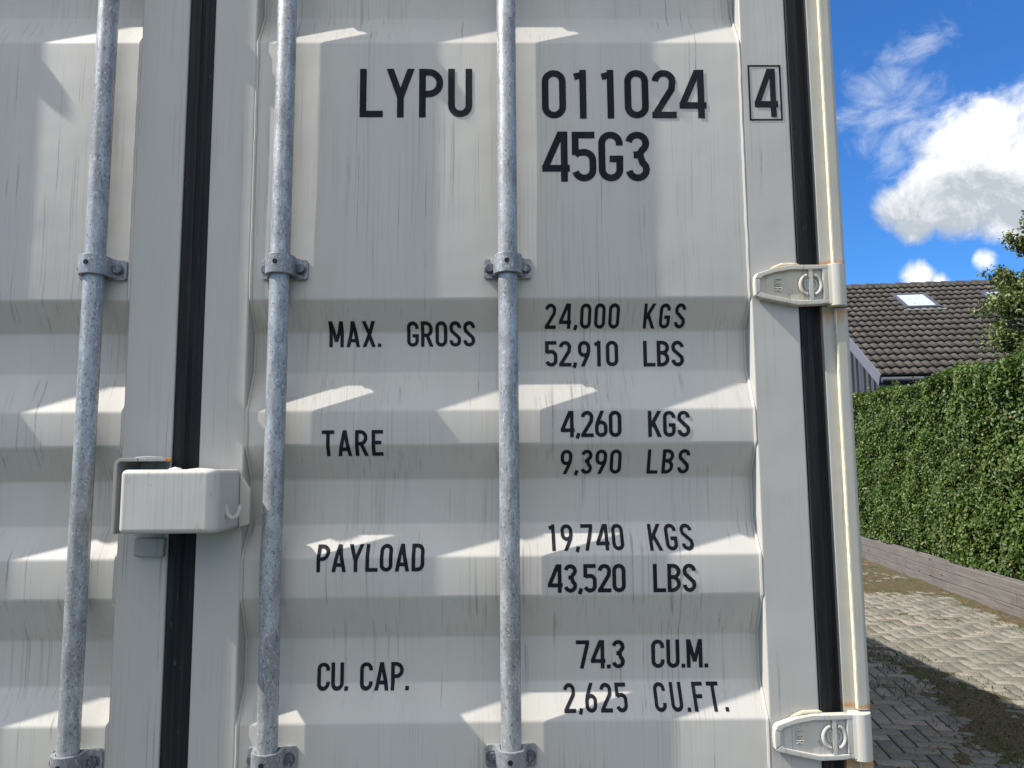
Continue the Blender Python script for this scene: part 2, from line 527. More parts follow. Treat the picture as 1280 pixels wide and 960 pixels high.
def soil():
    """moss and dirt that has crept over the pavers"""
    st = 0.02
    xs = np.arange(3.0, 8.0, st); ys = np.arange(1.0, 17.0, st)
    X, Y = np.meshgrid(xs, ys, indexing='ij')
    ed = EDGE(Y)
    n = noise2(X + 20, Y + 20, 5, 5, 2.2)
    nf = noise2(X + 20, Y + 20, 6, 3, 14.0)
    a = np.clip((X - (ed - 0.16 - 0.18 * n)) / 0.20, -1, 1)                    # along the timber
    far = np.clip((Y - (8.35 + 0.25 * (n - 0.5) * 4 - 0.35 * np.clip(X - 5.4, 0, 9))) / 0.5, -1, 1) * np.clip((X - 3.5) * 2, 0, 1)
    strip = 0.9 - np.abs(X - (3.74 + 0.10 * np.sin(Y * 1.7))) / (0.38 + 0.10 * np.sin(Y * 2.1 + 1))
    strip = np.clip(strip, -1, 1) * np.clip((6.6 - Y) / 0.6, 0, 1)
    hgt = np.maximum(np.maximum(a, far * 0.8), strip * 1.15) + (n - 0.5) * 1.7 + (nf - 0.5) * 0.7
    Z = -0.010 + 0.020 * np.clip(hgt, -0.6, 1.3) + 0.010 * (nf - 0.5)
    keep = Z > -0.008
    keepc = keep[:-1, :-1] | keep[1:, :-1] | keep[:-1, 1:] | keep[1:, 1:]
    keepc &= (X[:-1, :-1] < ed[:-1, :-1] + 0.03)
    idx = np.arange(X.size).reshape(X.shape)
    F = np.stack([idx[:-1, :-1][keepc], idx[1:, :-1][keepc], idx[1:, 1:][keepc], idx[:-1, 1:][keepc]], 1)
    used, inv = np.unique(F, return_inverse=True)
    V = np.stack([X.ravel(), Y.ravel(), Z.ravel()], 1)[used]
    m, h = mat('moss_and_dirt', 1.0, 0, 0.1)
    n1 = h.noise(h.pos, 3.5, 5, 0.6); n2 = h.noise(h.pos, 60, 5, 0.7)
    c = h.mix(h.ramp(n1, 0.40, 0.60), (0.085, 0.06, 0.035), (0.055, 0.062, 0.022))
    c = h.mix(h.ramp(n2, 0.45, 0.65), c, (0.16, 0.125, 0.075))
    c = h.mix(h.ramp(h.noise(h.pos, 150, 3, 0.6), 0.62, 0.7), c, (0.27, 0.23, 0.16))
    h.sock(h.p, 'Base Color', c)
    bump(h, h.noise(h.pos, 90, 4, 0.7), 0.01, 1.0)
    o = np_mesh('moss', V, inv.reshape(F.shape), m)
    tag(o, 'brown and green moss with dirt creeping over the brick paving', 'moss', kind='stuff')
    # short weeds
    ii = rng.integers(0, len(V), 9000)
    pts = V[ii]
    dens = noise2(pts[:, 0] + 9, pts[:, 1] + 9, 8, 3, 2.0)
    pts = pts[dens > 0.50]
    extra = []
    for cx, cy, rr, kk in ((5.93, 7.7, 0.10, 130), (5.72, 6.3, 0.14, 170), (5.3, 7.05, 0.12, 60), (5.95, 6.75, 0.12, 90), (3.72, 3.1, 0.28, 1000), (3.72, 4.2, 0.26, 600), (3.75, 5.2, 0.20, 400)):
        e = np.stack([rng.normal(cx, rr, kk), rng.normal(cy, rr, kk), np.full(kk, 0.0)], 1); extra.append(e)
    pts = np.concatenate([pts] + extra)
    n = len(pts)
    hgt = rng.uniform(0.005, 0.018, n); wd = rng.uniform(0.0015, 0.004, n); hgt = hgt * np.where((np.abs(pts[:, 0] - 3.74) < 0.5) & (pts[:, 1] < 6), 1.9, 1.0); ang = rng.uniform(0, 2 * np.pi, n); ln = rng.uniform(-0.025, 0.025, (n, 2))
    dx = np.cos(ang) * wd; dy = np.sin(ang) * wd
    A = pts + np.stack([dx, dy, np.zeros(n)], 1); B = pts - np.stack([dx, dy, np.zeros(n)], 1)
    T = pts + np.stack([ln[:, 0], ln[:, 1], hgt], 1)
    Mi = (A + T) / 2 + np.stack([dx, dy, hgt * 0.2], 1); Mj = (B + T) / 2 + np.stack([-dx * .2, -dy * .2, hgt * 0.2], 1)
    V2 = np.stack([A, B, Mj, Mi, T], 1).reshape(-1, 3)
    k = np.arange(n)[:, None] * 5
    F2 = np.concatenate([k + np.array([[0, 1, 2]]), k + np.array([[0, 2, 3]]), k + np.array([[3, 2, 4]])])
    mw, hw = mat('weed_leaf', 0.7)
    isl = hw.n('ShaderNodeNewGeometry').outputs['Random Per Island']
    hw.sock(hw.p, 'Base Color', hw.mix(isl, (0.028, 0.050, 0.012), (0.11, 0.115, 0.032)))
    o = np_mesh('weeds', V2, F2, mw)
    tag(o, 'small low weeds growing from the mossy joints by the timber', 'weeds', kind='stuff')


soil()

# ------------------------------------------------------------------ shipping container
cont = empty('shipping_container')
tag(cont, 'light grey steel shipping container seen close at its doors, with black lettering', 'container')
OUT, INN = 0.004, 0.040
lev = [(2.4982, INN), (2.4295, OUT), (1.9210, OUT), (1.8637, INN), (1.7866, INN), (1.7120, OUT), (1.6488, OUT), (1.5858, INN), (1.5030, INN),
       (1.4471, OUT), (1.3766, OUT), (1.2994, INN), (1.2190, INN), (1.1604, OUT)]
lev = [(2.915, OUT), (2.895, OUT), (2.84, INN), (2.757, INN), (2.70, OUT), (2.64, OUT), (2.575, INN)] + lev
z = 0.86
lev += [(z, OUT), (z - .060, INN), (z - .135, INN), (z - .205, OUT), (z - .27, OUT), (z - .33, INN), (z - .40, INN), (z - .445, OUT), (0.395, OUT)]
prof = sorted(lev)


def surfY(zv):
    for (a, ya), (b, yb) in zip(prof, prof[1:]):
        if a <= zv <= b:
            return ya + (yb - ya) * (zv - a) / (b - a)
    return OUT


def rounded_profile():
    """slightly rounded folds"""
    out = []
    n = len(prof)
    for i, (zv, yv) in enumerate(prof):
        if i in (0, n - 1):
            out.append((zv, yv)); continue
        a = Vector(prof[i - 1]); b = Vector((zv, yv)); c = Vector(prof[i + 1])
        if abs((a - b).normalized().dot((c - b).normalized())) > 0.999:
            out.append((zv, yv)); continue
        r = 0.0038
        p = b + (a - b).normalized() * r; q = b + (c - b).normalized() * r
        for t in (0, .33, .67, 1):
            w = p * (1 - t) ** 2 + b * 2 * t * (1 - t) + q * t * t
            out.append((w.x, w.y))
    return out


RP = rounded_profile()


def corrugated(x0, x1, name, parent):
    nx = max(2, int((x1 - x0) / 0.05))
    xs = np.linspace(x0, x1, nx)
    V = []
    for zv, yv in RP:
        for x in xs:
            V.append((x, yv, zv))
    F = []
    for i in range(len(RP) - 1):
        for k in range(nx - 1):
            F.append((i * nx + k, i * nx + k + 1, (i + 1) * nx + k + 1, (i + 1) * nx + k))
    o = np_mesh(name, np.array(V), np.array(F), M_door, parent, smooth=False)
    return o


def tube_frame(x0, x1, z0, z1, depth=0.05, r=0.006):
    b = MB()
    b.box(x0, x1, 0.0, depth, z0, z1)
    return b


# the two doors: each is frame (the part) with panel, gasket and lettering under it
def make_door(xa, xb, pa, pb, name='door'):
    b = MB()
    b.box(min(xa, pa), max(xa, pa), 0, 0.05, 0.34, 2.97)
    b.box(min(xb, pb), max(xb, pb), 0, 0.05, 0.34, 2.97)
    lo, hi = min(pa, pb), max(pa, pb)
    b.box(lo, hi, 0.0, 0.05, 0.34, 0.395)
    b.box(lo, hi, 0.0, 0.05, 2.915, 2.97)
    d = b.build(name, M_frame, cont, bevel=0.0035, seg=3, smooth=True)
    corrugated(lo, hi, 'corrugated_panel', d)
    # weld bead down both sides of the panel
    for xx, sg in ((lo, 1), (hi, -1)):
        w = MB()
        path = []
        for zv, yv in RP:
            path.append((xx + sg * 0.0015, yv - 0.0010, zv))
        dense = []
        for p, q in zip(path, path[1:]):
            k = max(1, int(abs(q[2] - p[2]) / 0.02))
            for t in range(k):
                f = t / k
                dense.append((p[0] + (q[0] - p[0]) * f + random.uniform(-.0006, .0006), p[1] + (q[1] - p[1]) * f, p[2] + (q[2] - p[2]) * f))
        w.tube(dense, 0.0034, 6)
        w.build('weld_bead', M_frame, d, smooth=True, fix=False)
    return d


door_r = make_door(0.0255, 1.1360, 0.1075, 1.0455)
door_r['label'] = 'right door carrying the black capacity lettering'
door_l = make_door(-0.0240, -1.1360, -0.1145, -1.0455)
door_l['label'] = 'left door, cut off by the picture edge'


def gasket(pts, parent, name='door_gasket'):
    b = MB()
    b.prism(pts, 0.335, 2.975, 'z')
    return b.build(name, M_rubber, parent, bevel=0.0012, seg=2, smooth=True)


gasket([(-0.0235, .03), (-0.0235, .0045), (-0.021, .0025), (-0.011, .0030), (-0.009, .0050), (-0.003, .0055), (-0.001, .0085), (0.002, .0085), (0.004, .0050), (0.012, .0040), (0.014, .0060), (0.0248, .0070), (0.0248, .03)], door_r)
gasket([(1.1365, .04), (1.1365, .002), (1.1385, -.0005), (1.1475, .0005), (1.150, .0035), (1.160, .0045), (1.163, .010), (1.176, .016), (1.1795, .014), (1.1795, .04)], door_r)
gasket([(-1.1365, .04), (-1.1365, .002), (-1.1385, -.0005), (-1.1475, .0005), (-1.150, .0035), (-1.160, .0045), (-1.163, .010), (-1.176, .016), (-1.1795, .014), (-1.1795, .04)], door_l)

# ---- lettering ------------------------------------------------------------
HS = 0.070


def arc(cx, cy, rx, ry, a0, a1, n=12):
    return [(cx + rx * math.cos(R(a0 + (a1 - a0) * k / n)), cy + ry * math.sin(R(a0 + (a1 - a0) * k / n))) for k in range(n + 1)]


def glyph(ch):
    """strokes as centre lines: list of (points, closed); returns width, strokes"""
    Wd = 0.48; s = HS
    l, r, c = s, Wd - s, Wd / 2
    rr = (r - l) / 2
    b, t = s, 1 - s
    if ch in '0O':
        return Wd, [(arc(c, t - rr, rr, rr, 0, 180) + arc(c, b + rr, rr, rr, 180, 360), True)]
    if ch == '1':
        return 0.24, [([(0.17, 0), (0.17, 1)], False), ([(0.17, 0.90), (0.0, 0.86)], False)]
    if ch == '2':
        return Wd, [(arc(c, t - rr, rr, rr, 178, -12) + [(r - 0.02, 0.60), (l + 0.03, 0.14), (l + 0.0, 0.02)], False), ([(0.0, s), (Wd, s)], False)]
    if ch == '3':
        q = rr * 0.98
        return Wd, [(arc(c, t - q, q, q, 170, -60) + [(c + 0.05, 0.545), (c - 0.07, 0.53)], False),
                    ([(c - 0.07, 0.53), (c + 0.05, 0.52)] + arc(c, b + q, q, q * 1.0, 55, -170), False)]
    if ch == '4':
        return 0.53, [([(0.425, 0), (0.425, 1)], False), ([(0.400, 1.06), (0.055, 0.27)], False), ([(0.0, 0.265), (0.53, 0.265)], False)]
    if ch == '5':
        q = rr
        return Wd, [([(Wd - 0.03, t), (l + 0.005, t), (l + 0.005, 0.53)], False),
                    ([(l + 0.0, 0.53), (l + 0.05, 0.57), (c, 0.585)] + arc(c, 0.585 - q, q, q, 80, 0, 6) + arc(c, b + q, q, q, 0, -165), False)]
    if ch == '6':
        q = rr
        return Wd, [(arc(c, 0.56 - q, q, q, 0, 180) + arc(c, b + q, q, q, 180, 360), True), ([(l, 0.36), (l + 0.03, 0.55), (c + 0.06, 1.03)], False)]
    if ch == '9':
        q = rr
        return Wd, [(arc(c, t - q, q, q, 0, 180) + arc(c, 0.44 + q, q, q, 180, 360), True), ([(r, 0.64), (r - 0.03, 0.45), (c - 0.08, -0.03)], False)]
    if ch == '7':
        return Wd, [([(0.0, t), (r + 0.005, t), (r + 0.005, 0.86), (c - 0.04, 0.0)], False)]
    if ch == 'A':
        return 0.52, [([(0.055, -0.03), (0.265, 1.03)], False), ([(0.255, 1.03), (0.465, -0.03)], False), ([(0.10, 0.26), (0.42, 0.26)], False)]
    if ch == 'B':
        q = 0.20
        return Wd, [([(l, 0), (l, 1)], False), ([(l + .06, t), (r - q, t)] + arc(r - q, t - q + 0.00, q, q, 90, -80, 10) + [(l + .06, 0.535)], False),
                    ([(l + .06, 0.53)] + arc(r - 0.23, 0.30, 0.23, 0.23, 80, -90, 10) + [(l + .06, b)], False)]
    if ch == 'C':
        return Wd, [([(r, 0.70), (r, t - rr)] + arc(c, t - rr, rr, rr, 10, 180) + arc(c, b + rr, rr, rr, 180, 350) + [(r, 0.30)], False)]
    if ch == 'D':
        return Wd, [([(l, 0), (l, 1)], False), ([(l + .06, t), (r - .2, t)] + arc(r - .2, t - .2, .2, .2, 90, 0, 8) + arc(r - .2, b + .2, .2, .2, 0, -90, 8) + [(l + .06, b)], False)]
    if ch == 'E':
        return 0.42, [([(0.44, t), (l, t), (l, b), (0.44, b)], False), ([(l, 0.51), (0.38, 0.51)], False)]
    if ch == 'F':
        return 0.42, [([(0.44, t), (l, t), (l, 0)], False), ([(l, 0.51), (0.38, 0.51)], False)]
    if ch == 'G':
        return Wd, [([(r, 0.72), (r, t - rr)] + arc(c, t - rr, rr, rr, 10, 180) + arc(c, b + rr, rr, rr, 180, 360) + [(r, 0.47)], False), ([(c - 0.02, 0.45), (Wd, 0.45)], False)]
    if ch == 'K':
        return 0.50, [([(l, 0), (l, 1)], False), ([(0.46, 1.03), (l + 0.03, 0.40)], False), ([(0.19, 0.58), (0.455, -0.03)], False)]
    if ch == 'L':
        return 0.44, [([(l, 1), (l, b), (0.46, b)], False)]
    if ch == 'M':
        return 0.58, [([(l, 0), (l, 1)], False), ([(0.58 - s, 0), (0.58 - s, 1)], False), ([(l + 0.0, 1.02), (0.29, 0.22)], False), ([(0.58 - s, 1.02), (0.29, 0.22)], False)]
    if ch == 'P':
        q = 0.22
        return Wd, [([(l, 0), (l, 1)], False), ([(l + .06, t), (r - q, t)] + arc(r - q, t - q, q, q, 90, 0, 8) + arc(r - q, 0.48 + q, q, q, 0, -90, 8) + [(l + .06, 0.48)], False)]
    if ch == 'R':
        q = 0.21
        return 0.50, [([(l, 0), (l, 1)], False), ([(l + .06, t), (r - q, t)] + arc(r - q, t - q, q, q, 90, 0, 8) + arc(r - q, 0.47 + q, q, q, 0, -90, 8) + [(l + .06, 0.47)], False),
                      ([(0.24, 0.48), (0.445, -0.03)], False)]
    if ch == 'S':
        q = rr
        return Wd, [(arc(c, t - q, q, q, -5, 185, 14) + [(l + 0.02, 0.64), (c, 0.50), (r - 0.02, 0.36)] + arc(c, b + q, q, q, 5, -185, 14), False)]
    if ch == 'T':
        return 0.48, [([(0.24, 0), (0.24, 0.93)], False), ([(0.0, t), (0.48, t)], False)]
    if ch == 'U':
        return Wd, [([(l, 1)] + arc(c, b + rr, rr, rr, 180, 360) + [(r, 1)], False)]
    if ch == 'X':
        return 0.50, [([(0.05, -0.03), (0.45, 1.03)], False), ([(0.05, 1.03), (0.45, -0.03)], False)]
    if ch == 'Y':
        return 0.54, [([(0.27, 0.0), (0.27, 0.45)], False), ([(0.055, 1.03), (0.275, 0.40)], False), ([(0.485, 1.03), (0.265, 0.40)], False)]
    if ch == '.':
        return 0.14, [([(0.07, 0.0), (0.07, 0.14)], False)]
    if ch == ',':
        return 0.16, [([(0.115, 0.15), (0.05, -0.05)], False)]
    return 0.3, []


def ribbon(pts, closed, hs):
    P = [Vector(p) for p in pts]
    Q = [P[0]]
    for p in P[1:]:
        if (p - Q[-1]).length > 1e-4: Q.append(p)
    if closed and (Q[0] - Q[-1]).length < 1e-4: Q.pop()
    n = len(Q)
    L = []; Rr = []
    for i in range(n):
        if closed:
            a = (Q[i] - Q[i - 1]).normalized(); b = (Q[(i + 1) % n] - Q[i]).normalized()
        else:
            a = (Q[i] - Q[i - 1]).normalized() if i > 0 else (Q[1] - Q[0]).normalized()
            b = (Q[i + 1] - Q[i]).normalized() if i < n - 1 else a
        na = Vector((-a.y, a.x)); nb = Vector((-b.y, b.x))
        m_ = (na + nb)
        if m_.length < 1e-3: m_ = na
        m_.normalize()
        k = hs / max(0.35, m_.dot(na))
        L.append(Q[i] + m_ * k); Rr.append(Q[i] - m_ * k)
    faces = []
    rng_ = range(n) if closed else range(n - 1)
    for i in rng_:
        j = (i + 1) % n
        faces.append([L[i], L[j], Rr[j], Rr[i]])
    return faces


def layout(text, gap):
    """ink intervals"""
    x = 0; out = []
    for i, ch in enumerate(text):
        w, st = glyph(ch)
        if ch == '1' and i > 0:
            out.append((ch, x + 0.10)); x += 0.48 + gap
        elif ch == '1':
            out.append((ch, x)); x += 0.36 + gap
        elif ch in '.,':
            out.append((ch, x - gap * 0.2)); x += w + gap * 0.6
        else:
            out.append((ch, x)); x += w + gap
    lastch, lx = out[-1]
    return out, lx + glyph(lastch)[0]


breaks = sorted(set(zv for zv, _ in RP))


def lettering(text, x0, x1, z0, z1, parent, flatY=None, name='lettering', hs=HS, extra=None, italic=0.0):
    H = z1 - z0
    target = (x1 - x0) / H
    ga, gb = -0.1, 0.6
    for _ in range(30):
        gm_ = (ga + gb) / 2
        if layout(text, gm_)[1] > target: gb = gm_
        else: ga = gm_
    lay, tot = layout(text, ga)
    sx = (x1 - x0) / tot
    bm = bmesh.new()
    order = 0
    for ch, gx in lay:
        w, strokes = glyph(ch)
        for pts, closed in strokes:
            sub = bmesh.new()
            for quad in ribbon(pts, closed, hs):
                vs = [sub.verts.new((p.x, p.y, 0)) for p in quad]
                try: sub.faces.new(vs)
                except ValueError: pass
            bmesh.ops.remove_doubles(sub, verts=sub.verts, dist=1e-5)
            if ch != ',':
                for co, no in (((0, 0, 0), (0, -1, 0)), ((0, 1, 0), (0, 1, 0))):
                    bmesh.ops.bisect_plane(sub, geom=sub.verts[:] + sub.edges[:] + sub.faces[:], plane_co=co, plane_no=no, clear_outer=True, dist=1e-6)
            lift = 0.0005 + 0.00012 * (order % 3); order += 1
            vm = {}
            for v in sub.verts:
                vm[v] = bm.verts.new((x0 + (gx + v.co.x) * sx, -lift, z0 + v.co.y * H))
            for f in sub.faces:
                try: bm.faces.new([vm[v] for v in f.verts])
                except ValueError: pass
            sub.free()
    for ex in (extra or []):
        vs = [bm.verts.new((x, -0.0005, zv)) for x, zv in ex]
        bm.faces.new(vs)
    if flatY is None:
        for zb in breaks:
            if z0 - 0.01 < zb < z1 + 0.01:
                bmesh.ops.bisect_plane(bm, geom=bm.verts[:] + bm.edges[:] + bm.faces[:], plane_co=(0, 0, zb), plane_no=(0, 0, 1), dist=1e-7)
        rz = [a for a, _ in RP]; ry = [b for _, b in RP]
        for v in bm.verts:
            v.co.y += float(np.interp(v.co.z, rz, ry)) - 0.0003
    else:
        for v in bm.verts:
            v.co.y += flatY
    for f in bm.faces:
        f.normal_update()
        if f.normal.y > 0: f.normal_flip()
    me = bpy.data.meshes.new(name)
    bm.to_mesh(me); bm.free()
    return link(name, me, M_ink, parent)


TEXT = [
    ('LYPU', 0.3064, 0.5238, 2.2766, 2.3749), ('011024', 0.6575, 0.9767, 2.2737, 2.3724), ('45G3', 0.6569, 0.8639, 2.1477, 2.2474),
    ('MAX.', 0.2494, 0.3483, 1.8362, 1.8836), ('GROSS', 0.3971, 0.5268, 1.8362, 1.8829),
    ('24,000', 0.6598, 0.8013, 1.8685, 1.9118), ('KGS', 0.8473, 0.9268, 1.8683, 1.9111),
    ('52,910', 0.6599, 0.7996, 1.7965, 1.8456), ('LBS', 0.8476, 0.9253, 1.7956, 1.8451), ('TARE', 0.2470, 0.3578, 1.6292, 1.6762),
    ('4,260', 0.6850, 0.7970, 1.6605, 1.7089), ('KGS', 0.8462, 0.9238, 1.6599, 1.7079), ('9,390', 0.6853, 0.7983, 1.5930, 1.6376),
    ('LBS', 0.8464, 0.9253, 1.5925, 1.6372), ('PAYLOAD', 0.2420, 0.4356, 1.4217, 1.4695), ('19,740', 0.6622, 0.7991, 1.4550, 1.5005),
    ('KGS', 0.8451, 0.9263, 1.4540, 1.4999), ('43,520', 0.6577, 0.7981, 1.3815, 1.4317), ('LBS', 0.8478, 0.9254, 1.3808, 1.4308),
    ('CU.', 0.2392, 0.2961, 1.2083, 1.2562), ('CAP.', 0.3166, 0.4058, 1.2079, 1.2560), ('74.3', 0.7096, 0.7990, 1.2405, 1.2907),
    ('CU.M.', 0.8474, 0.9511, 1.2403, 1.2905), ('2,625', 0.6846, 0.7988, 1.1719, 1.2160), ('CU.FT.', 0.8473, 0.9785, 1.1717, 1.2160)]
for tx, x0, x1, z0, z1 in TEXT:
    lettering(tx, x0, x1, z0, z1, door_r, hs=0.0655 if z0 > 2 else 0.069)
bx0, bx1, bz0, bz1, bt = 1.0580, 1.1225, 2.2668, 2.3800, 0.0036
frame_quads = [[(bx0, bz0), (bx1, bz0), (bx1, bz0 + bt), (bx0, bz0 + bt)], [(bx0, bz1 - bt), (bx1, bz1 - bt), (bx1, bz1), (bx0, bz1)],
               [(bx0, bz0 + bt), (bx0 + bt, bz0 + bt), (bx0 + bt, bz1 - bt), (bx0, bz1 - bt)], [(bx1 - bt, bz0 + bt), (bx1, bz0 + bt), (bx1, bz1 - bt), (bx1 - bt, bz1 - bt)]]
lettering('4', 1.0690, 1.1145, 2.2740, 2.3722, door_r, flatY=-0.0002, extra=frame_quads, hs=0.064)

# ---- locking bars -----------------------------------------------------------
YR = -0.0232                      # bar axis in front of the doors
BR = 0.0180


def bracket(xc, zc, parent, wide=(0.033, 0.033), tilt=0.0):
    b = MB()
    # base plate and ears
    lo = xc - 0.018 - wide[0]; hi = xc + 0.018 + wide[1]
    cr = 0.006
    pts = []
    for qx, qz, a0 in ((hi - cr, zc + 0.019 - cr, 0), (lo + cr, zc + 0.019 - cr, 90), (lo + cr, zc - 0.019 + cr, 180), (hi - cr, zc - 0.019 + cr, 270)):
        pts += [(qx + cr * math.cos(R(a0 + t)), qz + cr * math.sin(R(a0 + t))) for t in (0, 30, 60, 90)]
    b.prism(pts, -0.0046, 0.0035, 'y')
    # sleeve: half hoop round the bar
    pts = []
    ro, ri = BR + 0.0085, BR + 0.0012
    nseg = 18
    outl = [(xc + ro * math.cos(R(a)), YR + ro * math.sin(R(a))) for a in np.linspace(170, 370, nseg)]
    inl = [(xc + ri * math.cos(R(a)), YR + ri * math.sin(R(a))) for a in np.linspace(370, 170, nseg)]
    outer = [(xc - ro - 0.006, -0.0040), (xc - ro - 0.001, -0.0090)] + outl + [(xc + ro + 0.001, -0.0090), (xc + ro + 0.006, -0.0040)]
    inner = [(xc + ri, -0.0040), (xc + ri, -0.0090)] + inl + [(xc - ri, -0.0090), (xc - ri, -0.0040)]
    ring = outer + inner
    n = len(ring)
    z0, z1 = zc - 0.016, zc + 0.020
    vs = [(x, y, z0) for x, y in ring] + [(x, y, z1) for x, y in ring]
    fs = [(k, (k + 1) % n, n + (k + 1) % n, n + k) for k in range(n)]
    m_ = len(outer)
    for k in range(m_ - 1):
        fs.append((k, k + 1, n - 2 - k, n - 1 - k)); fs.append((n + k, n + n - 1 - k, n + n - 2 - k, n + k + 1))
    b.add(vs, fs)
    br = b.build('bar_bracket', M_brkt, parent, bevel=0.0012, seg=2, smooth=True)
    h = MB()
    h.cyl((xc - 0.002, YR - ro - 0.0006, zc + 0.004), 0.0045, 0.003, 'y', 14)
    h.build('pin_hole', M_black, parent, fix=True)
    for bxp in (lo + wide[0] * 0.45, hi - wide[1] * 0.45):
        c = MB()
        c.cyl((bxp, -0.0075, zc), 0.0105, 0.0032, 'y', 18)
        c.cyl((bxp, -0.0145, zc), 0.0085, 0.0072, 'y', 6 if False else 12)
        c.build('bolt', M_bolt, parent, bevel=0.0012, seg=2, smooth=True)
    return br


def keeper(xc, zc, parent):
    b = MB()
    b.box(xc - .04, xc + .04, -0.03, 0.0, zc - .025, zc + .025)
    b.box(xc - .022, xc + .022, -0.05, -0.03, zc - .012, zc + .012)
    b.build('cam_keeper', M_brkt, parent, bevel=0.004, smooth=True)


for xc in (-0.590, -0.1685, 0.1705, 0.5895):
    b = MB()
    path = []
    for zv in np.linspace(0.26, 3.04, 60):
        dx = 0.0
        if abs(xc - 0.1705) < 0.01: dx = -0.0022 * math.exp(-((zv - 1.42) / 0.07) ** 2) + 0.001 * math.sin(zv * 3)
        path.append((xc + dx, YR, zv))
    b.tube(path, BR, 32)
    bar = b.build('locking_bar', M_galv, cont, smooth=True)
    for zc in (0.46, 1.106, 1.976, 2.66):
        if xc == -0.1685: wd = (0.020, 0.031)
        elif xc == 0.1705: wd = (0.022, 0.028)
        else: wd = (0.027, 0.027)
        bracket(xc, zc, bar, wd)
    keeper(xc, 0.275, bar); keeper(xc, 3.025, bar)
    # fold-down handle low on the bar, below the picture
    hd = MB()
    sgn = 1 if xc in (-0.590, 0.1705) else -1
    hd.tube([(xc + sgn * 0.015, YR - 0.012, 0.86), (xc + sgn * 0.20, YR - 0.015, 0.86), (xc + sgn * 0.33, YR - 0.012, 0.855)], [0.010, 0.009, 0.012], 12)
    hd.build('bar_handle', M_brkt, bar, smooth=True)

# ---- hinges --------------------------------------------------------------------
XB, YB, RB = 1.2045, -0.0030, 0.0190


def hinge(zc, parent, side=1):
    def X(x): return x * side
    out = [(1.0490, -0.019), (1.0480, 0.000), (1.0490, 0.015), (1.0540, 0.0225), (1.088, 0.0335), (1.118, 0.0385), (1.152, 0.0385), (1.188, 0.0390), (1.188, -0.0360), (1.165, -0.0390), (1.1275, -0.0400), (1.0880, -0.0320), (1.0545, -0.0245)]
    b = MB()
    b.prism([(X(x), zc + dz) for x, dz in out], -0.0100, -0.0015, 'y')
    h = b.build('hinge', M_hinge, parent, bevel=0.0025, seg=3, smooth=True)
    # raised rim round the recessed field
    r = MB()
    def band(pl, yf=-0.0160):
        r.prism([(X(x), zc + dz) for x, dz in pl], yf, -0.0060, 'y')
    band([(1.0500, 0.0125), (1.0550, 0.0215), (1.088, 0.0325), (1.118, 0.0375), (1.152, 0.0375), (1.187, 0.0380), (1.187, 0.0300), (1.150, 0.0285), (1.119, 0.0285), (1.090, 0.0235), (1.066, 0.0165), (1.0605, 0.0110)])
    band([(1.0500, -0.0200), (1.0555, -0.0235), (1.0880, -0.0310), (1.1275, -0.0390), (1.165, -0.0380), (1.187, -0.0350), (1.187, -0.0280), (1.150, -0.0300), (1.1270, -0.0300), (1.090, -0.0225), (1.066, -0.0165), (1.0600, -0.0130)])
    band([(1.0495, -0.0195), (1.0490, 0.000), (1.0495, 0.0122), (1.0600, 0.0108), (1.0595, -0.0128)], -0.0158)
    band([(1.1765, -0.0285), (1.1765, 0.0305), (1.1868, 0.0302), (1.1868, -0.0282)], -0.0157)
    r.build('hinge_rim', M_hinge, h, bevel=0.0016, seg=2, smooth=True)
    # emblem: two facing half rings with a bar between
    e = MB()
    cx, cz = 1.1545, zc + 0.0
    for a0, a1, off in ((100, 260, -0.0045), (-80, 80, 0.0045)):
        path = [(X(cx + off + 0.0150 * math.cos(R(a))), -0.0125, cz + 0.0185 * math.sin(R(a))) for a in np.linspace(a0, a1, 12)]
        e.tube(path, 0.0034, 8)
        path = [(X(cx + off + 0.0070 * math.cos(R(a))), -0.0110, cz + 0.0095 * math.sin(R(a))) for a in np.linspace(a0 - 10, a1 + 10, 9)]
        path.append(path[0])
        e.tube(path, 0.0018, 8)
    e.prism([(X(cx - .0035), cz - .0295), (X(cx + .0035), cz - .0295), (X(cx + .0035), cz + .0290), (X(cx - .0035), cz + .0290)], -0.0152, -0.0080, 'y')
    e.build('cast_emblem', M_hinge, h, smooth=True)
    # cast letters LBR read sideways
    lt = MB()
    letters = 'LBR'
    hh = 0.0125
    zt = zc + 0.0130
    for ch in letters:
        w, strokes = glyph(ch)
        for pts, closed in strokes:
            pp = []
            for px_, py_ in pts:
                py_ = min(max(py_, 0), 1)
                pp.append((X(1.0880 + py_ * hh), -0.0116, zt - px_ * hh * 1.15))
            if len(pp) > 8: pp = pp[::2] + [pp[-1]]
            lt.tube(pp, 0.0014, 5)
        zt -= 0.0088
    lt.build('cast_letters', M_hinge, h, smooth=True)
    # barrel
    c = MB()
    c.cyl((X(XB), YB, zc - 0.0405), RB, 0.080, 'z', 36)
    c.prism([(X(1.180), -0.0135), (X(XB), YB - RB + 0.0006), (X(XB), YB + 0.008), (X(1.180), 0.002)], zc - 0.037, zc + 0.038, 'z')
    c.build('hinge_barrel', M_hinge, h, bevel=0.0016, seg=2, smooth=True)
    # old sealant along the top of the plate
    s_ = MB()
    pts = [(1.082, 0.0325), (1.092, 0.0360), (1.105, 0.0395), (1.118, 0.0405), (1.131, 0.0405), (1.138, 0.0395)]
    s_.tube([(X(x), -0.0055, zc + dz) for x, dz in pts], [0.001, 0.0030, 0.0040, 0.0034, 0.0036, 0.001], 8)
    s_.build('sealant_bead', M_bead, h, smooth=True)
    return h


HZ = (0.46, 1.1335, 1.9405, 2.80)
for zc in HZ:
    hinge(zc, cont, 1)
    hinge(zc, cont, -1)

